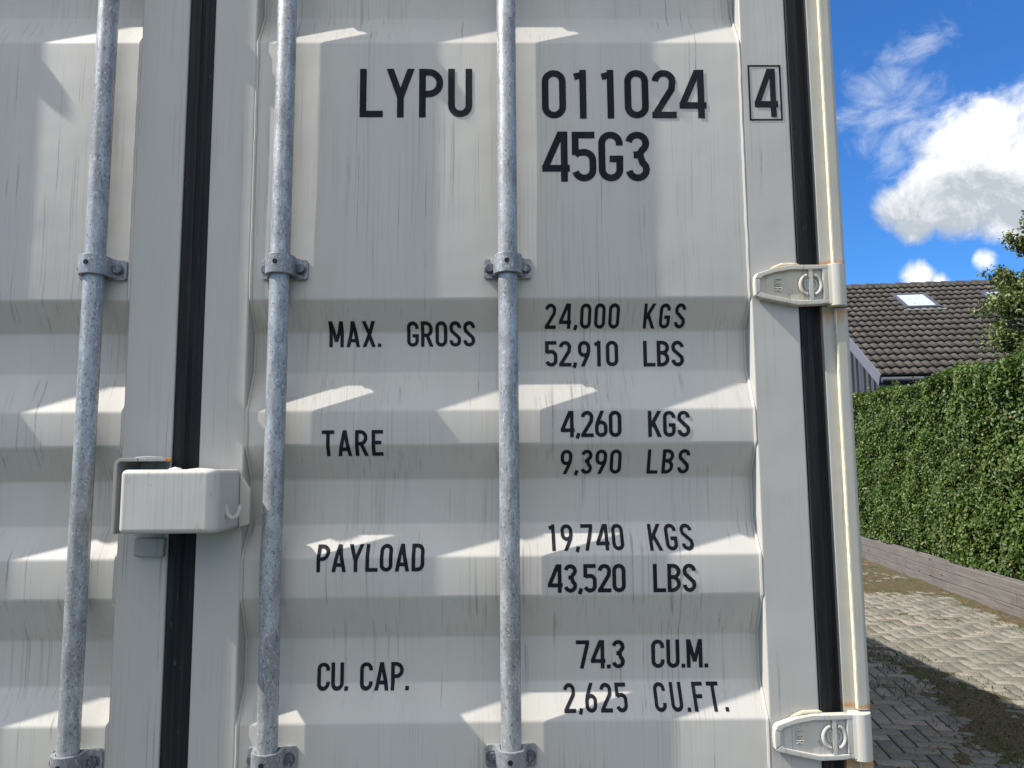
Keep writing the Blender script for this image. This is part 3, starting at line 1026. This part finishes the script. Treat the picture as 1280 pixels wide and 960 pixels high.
# ---- corner posts, headers, side walls, roof -----------------------------------
for side in (1, -1):
    b = MB()
    def pr(pts, z0, z1, bb=None):
        (bb or b).prism([(x * side, y) for x, y in pts], z0, z1, 'z')
    # flat post face beside the gasket
    pr([(1.1805, 0.0045), (1.2150, 0.0045), (1.2150, 0.16), (1.200, 0.16), (1.200, 0.05), (1.1805, 0.05)], 0.318, 2.978)
    post = b.build('corner_post', M_post, cont, bevel=0.002, smooth=True)
    edges = [0.32] + [v for zc in HZ for v in (zc - 0.0430, zc + 0.0420)] + [2.975]
    for k in range(0, len(edges), 2):
        c = MB()
        rr_ = 0.0175
        cx = 1.2062
        # rounded lip: left face, front, round right shoulder
        lip = [(1.2035, 0.0040), (1.2035, -0.0058), (1.2180, -0.0058)] + [(1.2180 + 0.0090 * math.sin(R(a)), 0.0032 - 0.0090 * math.cos(R(a))) for a in np.linspace(15, 90, 6)] + [(1.2270, 0.0040)]
        pr(lip, edges[k], edges[k + 1], c)
        c.build('post_lip', M_post, post, bevel=0.0006, smooth=True)
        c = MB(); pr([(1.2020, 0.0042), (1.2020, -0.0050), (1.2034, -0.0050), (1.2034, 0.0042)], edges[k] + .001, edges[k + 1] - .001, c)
        c.build('sunlit_lip_edge', M_sunlit_edge, post)  # thin strip painting the sunlit bright line along the lip
    for z0 in (0.2, 2.978):
        cf = MB()
        cf.box(min(side * 1.060, side * 1.224), max(side * 1.060, side * 1.224), -0.015, 0.165, z0, z0 + 0.118)
        o = cf.build('corner_casting', M_post, cont, bevel=0.006, smooth=True)
        hc = MB(); hc.prism([(side * 1.142 + 0.032 * math.cos(R(a)), z0 + 0.059 + (0.022 if math.sin(R(a)) >= 0 else -0.022) * 1 + 0.02 * math.sin(R(a))) for a in range(0, 360, 20)], -0.0162, -0.0150, 'y')
        hc.build('casting_hole', M_black, o)

b = MB(); b.box(-1.06, 1.06, -0.005, 0.10, 2.982, 3.092)
b.build('door_header', M_frame, cont, bevel=0.004, smooth=True)
b = MB(); b.box(-1.06, 1.06, -0.005, 0.10, 0.210, 0.330)
b.build('door_sill', M_frame, cont, bevel=0.004, smooth=True)
LEN = 12.19


def side_wall(side):
    prof_ = []
    y = 0.165; ph = 0
    while y < LEN - 0.3:
        prof_ += [(y, 1.200), (y + 0.072, 1.200), (y + 0.140, 1.164), (y + 0.210, 1.164)]
        y += 0.278
    prof_.append((LEN - 0.16, 1.200))
    V = []; F = []
    for yv, xv in prof_:
        V += [(xv * side, yv, 0.37), (xv * side, yv, 3.01)]
    for k in range(len(prof_) - 1):
        F.append((2 * k, 2 * k + 2, 2 * k + 3, 2 * k + 1))
    o = np_mesh('side_panel', np.array(V), np.array(F), M_door, cont)
    r = MB()
    r.box(min(side * 1.150, side * 1.212), max(side * 1.150, side * 1.212), 0.166, LEN - .17, 3.01, 3.08)
    r.build('top_rail', M_frame, cont, bevel=0.003)
    r = MB()
    r.box(min(side * 1.140, side * 1.212), max(side * 1.140, side * 1.212), 0.166, LEN - .17, 0.22, 0.37)
    r.build('bottom_rail', M_frame, cont, bevel=0.003)


side_wall(1); side_wall(-1)
b = MB(); b.box(-1.150, 1.150, 0.10, LEN - .01, 3.055, 3.072); b.build('roof_panel', M_door, cont)
b = MB(); b.box(-1.15, 1.15, LEN - 0.04, LEN, 0.3, 3.05); b.build('end_wall', M_door, cont)
b = MB(); b.box(-1.15, 1.15, 0.11, LEN - .05, 0.31, 0.36); b.build('container_floor', M_cover, cont)
b = MB(); b.box(-1.13, 1.13, 0.075, 0.085, 0.37, 2.98); b.build('inner_seal_board', M_black, cont)
for side in (-1, 1):
    for z0 in (0.2, 2.978):
        cf = MB(); cf.box(min(side * 1.06, side * 1.224), max(side * 1.06, side * 1.224), LEN - .165, LEN + .005, z0, z0 + 0.118)
        cf.build('corner_casting', M_post, cont, bevel=0.006)
    cf = MB(); cf.box(min(side * 1.151, side * 1.215), max(side * 1.151, side * 1.215), LEN - .16, LEN + .002, 0.318, 2.978)
    cf.build('corner_post', M_post, cont, bevel=0.004)

for nm, bx_, by_ in (('front right', 1.06, 0.02), ('front left', -1.30, 0.02), ('rear right', 1.06, LEN - .24), ('rear left', -1.30, LEN - .24)):
    b = MB(); b.box(bx_, bx_ + .24, by_, by_ + .22, -0.01, 0.1985)
    o = b.build('concrete_block', M_block, bevel=0.008)  # unseen blocks, added so the raised container casts a longer shadow
    tag(o, 'unseen grey concrete block, added to raise the %s corner of the shipping container' % nm, 'concrete block', 'blocks under the container')

# ---- lock box ---------------------------------------------------------------------
b = MB()
b.prism([(-0.0560, -0.120), (0.0850, -0.120)] + [(0.0850 + 0.0192 * math.sin(R(a)), -0.1008 - 0.0192 * math.cos(R(a))) for a in (15, 30, 45, 60, 75, 90)] + [(0.1045, -0.0005), (-0.0560, -0.0005)], 1.5010, 1.6065, 'z')
lb = b.build('lock_box', M_box, cont, bevel=0.0085, seg=4, smooth=True)
b = MB()
b.tube([(0.1040, -0.074, 1.547), (0.1050, -0.074, 1.537), (0.1075, -0.074, 1.529), (0.1130, -0.074, 1.5235), (0.1190, -0.074, 1.5235), (0.1245, -0.074, 1.528), (0.1275, -0.074, 1.536), (0.1285, -0.074, 1.545)], [.0038] + [.0040] * 6 + [.0038], 10)
b.build('padlock_hook', M_box, lb, smooth=True)
b = MB()
b.prism([(0.1048, 1.600), (0.1240, 1.570), (0.1240, 1.508), (0.1048, 1.503)], -0.0120, -0.0005, 'y')
b.build('weld_flange', M_box, lb, bevel=0.003, smooth=True)
b = MB()
b.tube([(0.018, -0.1040, 1.6062), (0.028, -0.1060, 1.6072), (0.039, -0.1050, 1.6062)], [.002, .0036, .002], 8)
b.tube([(0.050, -0.106, 1.6055), (0.068, -0.107, 1.6062), (0.092, -0.105, 1.6055)], [.0015, .0026, .0015], 8)
b.build('weld_drop', M_lip2, lb, smooth=True)
# bent cover plate on the left door
t_ = 0.0060
xo, zt_ = -0.0845, 1.6265
arcp = [(xo + 0.012 - 0.012 * math.cos(R(a)), zt_ - 0.012 + 0.012 * math.sin(R(a))) for a in np.linspace(0, 90, 8)]
arci = [(xo + 0.012 - 0.006 * math.cos(R(a)), zt_ - 0.012 + 0.006 * math.sin(R(a))) for a in np.linspace(90, 0, 8)]
pts = [(xo, 1.4985)] + arcp + [(-0.045, zt_), (-0.045, zt_ - t_)] + arci + [(xo + t_, 1.4985)]
b = MB(); b.prism(pts, -0.085, -0.0005, 'y')
b.prism([(-0.0445, -0.0848), (0.0125, -0.0848), (-0.0245, -0.0010), (-0.0445, -0.0010)], zt_ - 0.0058, zt_ - 0.0002, 'z')
cp = b.build('cover_plate', M_cover, cont, bevel=0.0010, smooth=True)
b = MB()
b.tube([(-0.052, -0.078, 1.6268), (-0.03, -0.080, 1.6276), (-0.004, -0.078, 1.6270)], [.0015, .0022, .0015], 8)
b.build('weld_drop', M_cover, cp, smooth=True)
b = MB(); b.prism([(0.0020, -0.0856), (0.0132, -0.0856), (-0.006, -0.040), (-0.014, -0.040)], zt_ - 0.0064, zt_ + 0.0004, 'z')
b.build('rust_patch', M_rust, cp, bevel=0.0012)
b = MB(); b.prism([(-0.0770, 1.4540), (-0.0255, 1.4520), (-0.0240, 1.4800), (-0.0240, 1.4860), (-0.0770, 1.4860)], -0.0160, -0.0005, 'y')
b.build('latch_block', M_cover, cont, bevel=0.003, seg=3, smooth=True)

# ------------------------------------------------------------------ timber edging
dirE = Vector((0.1675, 0.9859, 0.0)); nrmE = Vector((0.9859, -0.1675, 0.0))
base0 = Vector((EDGE(6.83), 6.83, 0.0))


def eP(t, d, z):
    """t along the edging from Y=6.83, d behind its face"""
    p = base0 + dirE * t + nrmE * d
    return (p.x, p.y, z)


def wood():
    m, h = mat('weathered_timber', 0.85, 0, 0.25)
    isl = h.n('ShaderNodeNewGeometry').outputs['Random Per Island']
    gr = h.noise(h.mapping(h.pos, (6, 1.6, 70)), 1.0, 6, 0.65, 0.3)
    c = h.mix(h.ramp(gr, 0.3, 0.7), (0.092, 0.084, 0.074), (0.185, 0.170, 0.150))
    c = h.mix(h.math('MULTIPLY', isl, 0.3), c, (0.17, 0.14, 0.12))
    st = h.ramp(h.noise(h.pos, 3.5, 5, 0.65), 0.50, 0.70)
    c = h.mix(h.math('MULTIPLY', st, 0.55), c, (0.10, 0.075, 0.06))
    kn = h.n('ShaderNodeTexVoronoi'); h.sock(kn, 'Vector', h.mapping(h.pos, (2.2, 2.2, 7))); h.sock(kn, 'Scale', 1.0)
    c = h.mix(h.math('MULTIPLY', h.ramp(kn.outputs['Distance'], 0.06, 0.15, 1, 0), 0.8), c, (0.045, 0.03, 0.022))
    h.sock(h.p, 'Base Color', c)
    bump(h, gr, 0.004, 0.8)
    return m


M_wood = wood()
edging = empty('timber_edging', eP(0, 0, 0))
edging.location = (0, 0, 0)
tag(edging, 'low weathered grey timber plank edging holding the soil under the hedge', 'timber edging')


def plank(t0, t1, d0, d1, z0, z1, name='plank'):
    b = MB()
    n = 6
    vs = []; fs = []
    for k in range(n + 1):
        t = t0 + (t1 - t0) * k / n
        w = 0.006 * math.sin(t * 1.3 + z0 * 9)
        for d, z_ in ((d0, z0), (d1, z0), (d1, z1), (d0, z1)):
            vs.append(eP(t, d + w, z_))
    for k in range(n):
        for q in range(4):
            fs.append((4 * k + q, 4 * k + (q + 1) % 4, 4 * k + 4 + (q + 1) % 4, 4 * k + 4 + q))
    fs += [(0, 1, 2, 3), (4 * n + 3, 4 * n + 2, 4 * n + 1, 4 * n)]
    b.add(vs, fs)
    return b.build(name, M_wood, edging, bevel=0.004, seg=1)


for r_, (z0, z1) in enumerate(((-0.03, 0.118), (0.122, 0.248), (0.252, 0.372))):
    t = -7.0 + r_ * 1.1
    while t < 14:
        plank(t, t + 2.99, -0.002 * (2 - r_) - random.uniform(0, .003), 0.05, z0, z1)
        t += 3.0
tt = -7.0
while tt < 14:
    b = plank(tt, tt + 2.99, 0.052, 0.075, 0.30, 0.392)
    tt += 3.0

# ------------------------------------------------------------------ foliage
def leaf_material(name, dark, light, yellow, pale=0.06, rough=0.34):
    m, h = mat(name, rough, 0, 0.32)
    isl = h.n('ShaderNodeNewGeometry').outputs['Random Per Island']
    c = h.mix(isl, dark, light)
    big_ = h.ramp(h.noise(h.pos, 1.9, 4, 0.6), 0.38, 0.66)
    c = h.mix(h.math('MULTIPLY', big_, 0.45), c, tuple(x * 1.5 for x in light))
    r2 = h.math('FRACT', h.math('MULTIPLY', isl, 57.31))
    c = h.mix(h.ramp(r2, 1 - pale, 1 - pale * .6), c, yellow)
    h.sock(h.p, 'Base Color', c)
    tr = h.n('ShaderNodeBsdfTranslucent'); h.sock(tr, 'Color', h.mix(0.5, c, (0.10, 0.20, 0.02)))
    mx = h.n('ShaderNodeMixShader'); h.sock(mx, 0, 0.22)
    h.t.links.new(h.p.outputs[0], mx.inputs[1]); h.t.links.new(tr.outputs[0], mx.inputs[2])
    out = [n for n in h.t.nodes if n.type == 'OUTPUT_MATERIAL'][0]
    h.t.links.new(mx.outputs[0], out.inputs[0])
    return m


def leaves(P, N, size, spread=0.9, aspect=0.62):
    """P centres, N outward normals, size per leaf -> V, F (two quads folded on the midrib)"""
    n = len(P)
    nn = N + rng.normal(0, spread * 0.55, (n, 3)); nn /= np.linalg.norm(nn, axis=1, keepdims=True)
    r = rng.normal(0, 1, (n, 3)); r[:, 2] -= 0.5
    u = r - nn * (r * nn).sum(1, keepdims=True); u /= np.linalg.norm(u, axis=1, keepdims=True)
    w = np.cross(nn, u)
    L = size[:, None]; Wd = L * aspect * 0.5
    fold = rng.uniform(0.05, 0.35, (n, 1)) * Wd
    base = P - u * L * 0.5; tip = P + u * L * 0.5 - nn * L * 0.12
    a1 = P - u * L * 0.18 + w * Wd * 0.95 + nn * fold; a2 = P + u * L * 0.2 + w * Wd * 0.8 + nn * fold * .7
    b1 = P - u * L * 0.18 - w * Wd * 0.95 + nn * fold; b2 = P + u * L * 0.2 - w * Wd * 0.8 + nn * fold * .7
    V = np.stack([base, a1, a2, tip, b2, b1], 1).reshape(-1, 3)
    k = np.arange(n)[:, None] * 6
    F = np.concatenate([k + np.array([[0, 1, 2, 3]]), k + np.array([[0, 3, 4, 5]])])
    return V, F


def build_hedge():
    root = empty('hedge'); tag(root, 'tall clipped green beech hedge running along behind the timber edging', 'hedge')
    fn = lambda t, z: 0.16 * (noise2(np.asarray(t) + 70, np.asarray(z) + 10, 25, 2, 4.5) - 0.5) + 0.30 * (noise2(np.asarray(t) + 40, np.asarray(z) + 40, 21, 4, 1.1) - 0.5)
    topz = lambda t: 2.83 + 0.020 * np.asarray(t) + 0.16 * (noise2(np.asarray(t) + 40, np.asarray(t) * 0 + 3, 22, 4, 1.3) - 0.5)
    zones = [(-7.0, -2.5, 1200, 0.064), (-2.5, 5.0, 3300, 0.052), (5.0, 10, 2500, 0.056), (10, 16, 1300, 0.068)]
    Vs = []; Fs = []; off = 0
    for t0, t1, dens, sz in zones:
        n = int((t1 - t0) * 2.5 * dens)
        t = rng.uniform(t0, t1, n); z = rng.uniform(0.36, 1.0, n)
        z = 0.40 + (topz(t) - 0.40) * rng.uniform(0, 1, n)
        rnd = np.clip((z - topz(t) + 0.22) / 0.22, 0, 1) ** 2 * 0.12
        d = 0.02 + fn(t, z) + rnd + 0.10 * rng.random(n) ** 1.4 + 0.03
        d = np.where(z < 0.55, np.maximum(d, 0.02), d)
        P = np.stack([base0.x + dirE.x * t + nrmE.x * d, base0.y + dirE.y * t + nrmE.y * d, z], 1)
        N = np.tile(np.array([-nrmE.x, -nrmE.y, 0.45]), (n, 1)); N[:, 2] += rnd * 8
        V, F = leaves(P, N, rng.uniform(0.7, 1.2, n) * sz, 1.1)
        Vs.append(V); Fs.append(F + off); off += len(V)
        # top
        n = int((t1 - t0) * 1.0 * dens * 0.6)
        t = rng.uniform(t0, t1, n); d = rng.uniform(0.02, 1.0, n)
        z = topz(t) + 0.16 * (noise2(t + 3, d + 5, 30, 3, 3.0) - 0.5) - 0.08 * rng.random(n) - 0.10 * np.clip((0.12 - d) / 0.12, 0, 1)
        P = np.stack([base0.x + dirE.x * t + nrmE.x * d, base0.y + dirE.y * t + nrmE.y * d, z], 1)
        N = np.tile(np.array([0.0, 0, 1.0]), (n, 1))
        V, F = leaves(P, N, rng.uniform(0.7, 1.2, n) * sz, 1.2)
        Vs.append(V); Fs.append(F + off); off += len(V)
    # sprigs that stand up from the clipped top
    sp = MB()
    pts = []
    for k in range(130):
        t = random.uniform(-6, 12); d = random.uniform(0.05, 0.8)
        zt = float(topz(np.array([t]))[0]) - 0.03
        hgt = random.uniform(0.05, 0.20)
        if -0.8 < t < 0.5: hgt += 0.06
        p0 = Vector(eP(t, d, zt)); p1 = p0 + Vector((random.uniform(-.08, .08), random.uniform(-.08, .08), hgt))
        sp.tube([p0, (p0 + p1) / 2 + Vector((random.uniform(-.01, .01), 0, 0)), p1], [0.003, 0.002, 0.001], 4)
        for q in range(int(hgt / 0.016)):
            f = random.random()
            pts.append(p0.lerp(p1, f) + Vector((random.gauss(0, .016), random.gauss(0, .016), random.gauss(0, .01))))
    pts = np.array([tuple(p) for p in pts]); nn_ = rng.normal(0, 1, pts.shape); nn_ /= np.linalg.norm(nn_, axis=1, keepdims=True)
    V, F = leaves(pts, nn_, rng.uniform(0.03, 0.05, len(pts)), 1.0)
    Vs.append(V); Fs.append(F + off); off += len(V)
    ml = leaf_material('hedge_leaf', (0.025, 0.052, 0.010), (0.094, 0.142, 0.028), (0.20, 0.15, 0.06), 0.035, 0.46)
    np_mesh('foliage', np.concatenate(Vs), np.concatenate(Fs), ml, root)
    mb_ = flat_mat('hedge_twig', (0.09, 0.07, 0.05), 0.9, var=0.3)
    # twigs inside, showing in the gaps
    for k in range(700):
        t = random.uniform(-3, 9); z_ = random.uniform(0.4, 2.75); d = 0.10 + random.uniform(0, .12)
        p0 = Vector(eP(t, d + .1, z_)); p1 = p0 + Vector((random.uniform(-.22, 0.0), random.uniform(-.2, .2), random.uniform(.0, .25)))
        sp.tube([p0, p1], [0.005, 0.002], 4)
    sp.build('twigs', mb_, root, fix=False)
    # dark lumpy solid core, added behind the leaves to block the view through
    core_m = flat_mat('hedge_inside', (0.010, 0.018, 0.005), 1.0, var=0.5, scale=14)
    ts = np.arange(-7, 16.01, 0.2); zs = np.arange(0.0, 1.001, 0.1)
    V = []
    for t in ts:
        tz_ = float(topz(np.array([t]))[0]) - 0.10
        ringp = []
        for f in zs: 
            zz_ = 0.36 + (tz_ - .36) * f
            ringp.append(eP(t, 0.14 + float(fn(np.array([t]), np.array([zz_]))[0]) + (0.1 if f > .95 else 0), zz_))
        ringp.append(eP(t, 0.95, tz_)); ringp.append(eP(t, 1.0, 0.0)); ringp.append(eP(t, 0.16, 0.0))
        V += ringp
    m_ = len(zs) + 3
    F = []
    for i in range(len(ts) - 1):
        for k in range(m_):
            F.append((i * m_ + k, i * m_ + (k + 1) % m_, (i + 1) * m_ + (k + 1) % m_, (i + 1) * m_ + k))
    np_mesh('inner_core', np.array(V), np.array(F), core_m, root)


build_hedge()


def build_tree():
    root = empty('tree', (0, 0, 0)); tag(root, 'leafy green tree rising behind the hedge at the right edge', 'tree')
    bx, by = 9.06, 9.6
    mtr = flat_mat('bark', (0.10, 0.085, 0.065), 0.9, var=0.35, scale=30)
    tr = MB()
    tr.tube([(bx, by, -0.1), (bx + .02, by, 1.2), (bx - .03, by + .03, 2.6), (bx + .02, by, 3.6), (bx, by, 4.6)], [0.11, 0.095, 0.075, 0.05, 0.02], 12)
    tr.build('trunk', mtr, root, smooth=True)
    br = MB(); P = []; 
    def grow(p, d, L, r, lvl):
        steps = 5
        path = [p.copy()]
        q = p.copy(); dd = d.copy()
        for s_ in range(steps):
            dd = (dd + Vector((random.gauss(0, .18), random.gauss(0, .18), random.gauss(0.04, .12)))).normalized()
            q = q + dd * L / steps
            path.append(q.copy())
            if lvl >= 1:
                kk = 7 if lvl == 1 else 8
                for _ in range(kk):
                    P.append(tuple(q + Vector((random.gauss(0, .05), random.gauss(0, .05), random.gauss(0, .05)))))
        br.tube(path, [r * (1 - 0.8 * i / steps) for i in range(steps + 1)], 5)
        if lvl < 2:
            for i in range(1, steps + 1):
                for _ in range(2 if lvl == 0 else 2):
                    nd = (dd * 0.5 + Vector((random.gauss(0, .8), random.gauss(0, .8), random.gauss(0.15, .5)))).normalized()
                    grow(path[i], nd, L * random.uniform(0.35, 0.6), r * 0.45, lvl + 1)
    for k in range(17):
        z0 = random.uniform(2.6, 4.9)
        a = random.uniform(0, 2 * math.pi)
        Lb = random.uniform(0.7, 1.05) * (1.05 - 0.35 * abs(z0 - 3.4) / 1.2)
        grow(Vector((bx, by, z0)), Vector((math.cos(a), math.sin(a), random.uniform(0.1, 0.7))).normalized(), Lb, 0.022, 0)
    br.build('branches', mtr, root, fix=False)
    P = np.array(P); n = len(P)
    N = rng.normal(0, 1, (n, 3)); N[:, 2] += 0.7; N /= np.linalg.norm(N, axis=1, keepdims=True)
    V, F = leaves(P, N, rng.uniform(0.035, 0.062, n), 0.9, 0.7)
    ml = leaf_material('tree_leaf', (0.055, 0.078, 0.024), (0.15, 0.175, 0.055), (0.34, 0.30, 0.12), 0.07, 0.4)
    np_mesh('crown', V, F, ml, root)


build_tree()

# ------------------------------------------------------------------ house
def build_house():
    root = empty('house', (0, 0, 0)); tag(root, 'house with dark brown wavy tiled roof and two skylights beyond the hedge', 'house')
    psi, th = R(7.5), R(30.5)
    P = Vector((8.529, 14.5, 3.516))
    e = Vector((math.cos(psi), -math.sin(psi), 0)); back = Vector((math.sin(psi), math.cos(psi), 0))
    gv = back * math.cos(th) + Vector((0, 0, math.sin(th))); nn = e.cross(gv).normalized()
    LR = 6.23; LE = 11.0
    def RPt(u, v, h=0.0): return P + e * u + gv * v + nn * h
    # tiles
    m, h = mat('roof_tile', 0.8, 0, 0.3)
    n1 = h.noise(h.pos, 2.2, 5, 0.65); n2 = h.noise(h.pos, 18, 4, 0.7)
    isl = h.n('ShaderNodeNewGeometry').outputs['Random Per Island']
    c = h.mix(isl, (0.046, 0.039, 0.033), (0.078, 0.066, 0.056))
    c = h.mix(h.math('MULTIPLY', h.ramp(n1, 0.4, 0.7), 0.4), c, (0.080, 0.075, 0.060))
    c = h.mix(h.math('MULTIPLY', h.ramp(n2, 0.58, 0.75), 0.35), c, (0.15, 0.14, 0.115))
    c = h.mix(h.math('MULTIPLY', h.ramp(h.noise(h.pos, 9, 5, 0.75), 0.68, 0.74), 0.5), c, (0.20, 0.19, 0.15))
    h.sock(h.p, 'Base Color', c)
    bump(h, n2, 0.004, 0.5)
    rows = 17; per = 0.182; rowL = LR / rows
    nt_ = int(LE / per)
    us = np.linspace(0, 1, 9)
    shp = 0.030 * (0.5 + 0.5 * np.cos(2 * np.pi * (us - 0.30))) ** 0.8 + 0.004 * np.sin(2 * np.pi * us)
    V = []; F = []
    for sgn in (1, -1):
        for r_ in range(rows):
            for k in range(nt_):
                o = len(V)
                off = random.gauss(0, 0.0015); drop = random.gauss(0, 0.004)
                v0 = r_ * rowL - 0.02 + drop; v1 = (r_ + 1) * rowL + 0.03
                for (v, lift) in ((v0 + 0.05, -0.006), (v0, 0.045), (v1, 0.000)):
                    for i_, u in enumerate(us):
                        hgt = shp[i_] + lift + off if lift > -0.001 else lift
                        pt = RPt((k + u) * per, v, hgt)
                        if sgn < 0:
                            top = RPt(0, LR)
                            dd = (pt - top).dot(back)
                            pt = pt - back * 2 * dd
                        V.append(tuple(pt))
                nu = len(us)
                for a in range(2):
                    for i_ in range(nu - 1):
                        F.append((o + a * nu + i_, o + a * nu + i_ + 1, o + (a + 1) * nu + i_ + 1, o + (a + 1) * nu + i_))
    roof = np_mesh('roof', np.array(V), np.array(F), m, root)
    # under-roof deck
    b = MB()
    top = RPt(0, LR)
    tri = lambda u, w: None
    A = [RPt(0.02, 0.03, -0.03), RPt(LE - .1, 0.03, -0.03), RPt(LE - .1, LR, -0.03), RPt(0.02, LR, -0.03)]
    B = [p - Vector((0, 0, 0.10)) for p in A]
    b.add(A + B, [(0, 1, 2, 3), (7, 6, 5, 4), (0, 4, 5, 1), (1, 5, 6, 2), (2, 6, 7, 3), (3, 7, 4, 0)])
    b.build('roof_deck', M_black, roof)
    # ridge tiles
    b = MB(); k = 0
    u = 0.0
    while u < LE:
        c0 = RPt(u, LR, 0.0); c1 = RPt(u + 0.42, LR, 0.0)
        b.tube([c0 - Vector((0, 0, .05)), c1 - Vector((0, 0, .065))], [0.125, 0.110], 14)
        u += 0.40
    b.build('ridge_tiles', m, roof, smooth=True)
    # skylights
    fr_m = flat_mat('skylight_frame', (0.11, 0.115, 0.125), 0.45, 0.3)
    gl, hg = mat('skylight_glass', 0.06, 0.0, 1.0)
    hg.sock(hg.p, 'Base Color', (0.62, 0.66, 0.70, 1)); 
    hg.sock(hg.p, 'Coat Weight', 1.0); hg.sock(hg.p, 'Coat Roughness', 0.02)
    def rbox(mb, u0, u1, v0, v1, h0, h1):
        vs = [RPt(u0, v0, h0), RPt(u1, v0, h0), RPt(u1, v1, h0), RPt(u0, v1, h0), RPt(u0, v0, h1), RPt(u1, v0, h1), RPt(u1, v1, h1), RPt(u0, v1, h1)]
        mb.add(vs, [(0, 3, 2, 1), (4, 5, 6, 7), (0, 1, 5, 4), (1, 2, 6, 5), (2, 3, 7, 6), (3, 0, 4, 7)])
    for u0 in (1.924, 4.146):
        u1 = u0 + 0.85; v0, v1 = 4.09, 5.20; w = 0.085
        b = MB()
        rbox(b, u0, u1, v0, v0 + w, 0.0, 0.095); rbox(b, u0, u1, v1 - w, v1, 0.0, 0.095)
        rbox(b, u0, u0 + w, v0 + w, v1 - w, 0.0, 0.095); rbox(b, u1 - w, u1, v0 + w, v1 - w, 0.0, 0.095)
        sk = b.build('skylight', fr_m, root)
        b = MB(); rbox(b, u0 + w, u1 - w, v0 + w, v1 - w, 0.04, 0.075)
        b.build('pane', gl, sk)
        b = MB(); rbox(b, u0 - 0.08, u1 + 0.08, v0 - 0.16, v0 - 0.002, 0.045, 0.058)
        b.build('lead_flashing', flat_mat('lead', (0.17, 0.165, 0.155), 0.6, 0.2, 0.3, 8), sk)
    # barge board, gutter, walls
    bm_ = flat_mat('barge_board_paint', (0.135, 0.13, 0.145), 0.6, var=0.1)
    b = MB()
    for s_ in (1, -1):
        q = [RPt(0, -0.03, 0.045), RPt(0, LR, 0.045), RPt(0, LR, -0.20), RPt(0, -0.03, -0.20)]
        if s_ < 0: q = [p - back * 2 * (p - top).dot(back) for p in q]
        o_ = [p - e * 0.03 for p in q]
        b.add(q + o_, [(0, 1, 2, 3), (7, 6, 5, 4), (0, 4, 5, 1), (1, 5, 6, 2), (2, 6, 7, 3), (3, 7, 4, 0)])
    b.build('barge_board', bm_, root)
    g_m = flat_mat('gutter_metal', (0.09, 0.095, 0.105), 0.45, 0.2)
    b = MB()
    c0 = RPt(0.0, 0, 0) - back * 0.05 - Vector((0, 0, 0.085)); c1 = RPt(LE, 0, 0) - back * 0.05 - Vector((0, 0, 0.085))
    b.tube([c0, c1], 0.055, 14)
    b.build('gutter', g_m, root, smooth=True)
    b = MB()
    a0 = RPt(0.05, 0.02, -0.05) - Vector((0, 0, .02)); a1 = a0 + e * (LE - .1)
    vs = [a0, a1, a1 - Vector((0, 0, .2)), a0 - Vector((0, 0, .2))]; vs += [p + back * 0.03 for p in vs]
    b.add(vs, [(0, 1, 2, 3), (7, 6, 5, 4), (0, 4, 5, 1), (1, 5, 6, 2), (2, 6, 7, 3), (3, 7, 4, 0)])
    b.build('fascia', flat_mat('dark_fascia', (0.03, 0.035, 0.045), 0.6), root)
    wm = flat_mat('house_brick', (0.19, 0.13, 0.10), 0.9, var=0.2)
    W0 = Vector((P.x, P.y, 0)); depth = LR * math.cos(th) * 2
    def HP(u, w, z_): return W0 + e * u + back * w + Vector((0, 0, z_))
    b = MB()
    ez = P.z - 0.16
    b.add([HP(.25, .35, -0.1), HP(LE - .3, .35, -0.1), HP(LE - .3, depth - .35, -0.1), HP(.25, depth - .35, -0.1),
           HP(.25, .35, ez), HP(LE - .3, .35, ez), HP(LE - .3, depth - .35, ez), HP(.25, depth - .35, ez)],
          [(0, 3, 2, 1), (4, 5, 6, 7), (0, 1, 5, 4), (1, 2, 6, 5), (2, 3, 7, 6), (3, 0, 4, 7)])
    b.build('wall', wm, root)
    # boarded gable end, upright slats
    gm_ = flat_mat('gable_boarding', (0.05, 0.053, 0.06), 0.7, var=0.15)
    b = MB()
    w = 0.0
    while w < depth - 0.16:
        mid = w + 0.07
        zr = P.z - 0.12 + math.tan(th) * (mid if mid < depth / 2 else depth - mid)
        if w > 0.02:
            dd_ = 0.12 if int(w / 0.16) % 2 else 0.16
            q = [HP(dd_, w, 0.1), HP(dd_, w + 0.13, 0.1), HP(dd_, w + 0.13, zr - .03), HP(dd_, w, zr - .03)]
            q2 = [p + e * 0.05 for p in q]
            b.add(q + q2, [(0, 1, 2, 3), (7, 6, 5, 4), (0, 4, 5, 1), (1, 5, 6, 2), (2, 6, 7, 3), (3, 7, 4, 0)])
        w += 0.16
    b.build('gable_boarding', gm_, root)
    b = MB()
    q = [HP(.2, .3, 0), HP(.2, depth - .3, 0), HP(.2, depth - .3, P.z - .1), HP(.2, depth / 2, P.z + math.tan(th) * depth / 2 - .2), HP(.2, .3, P.z - .1)]
    q2 = [p + e * 0.04 for p in q]
    n_ = 5
    b.add(q + q2, [tuple(range(5)), tuple(reversed(range(5, 10)))] + [(k, (k + 1) % 5, 5 + (k + 1) % 5, 5 + k) for k in range(5)])
    b.build('gable_wall', flat_mat('gable_back', (0.04, 0.042, 0.048), 0.8), root)


build_house()
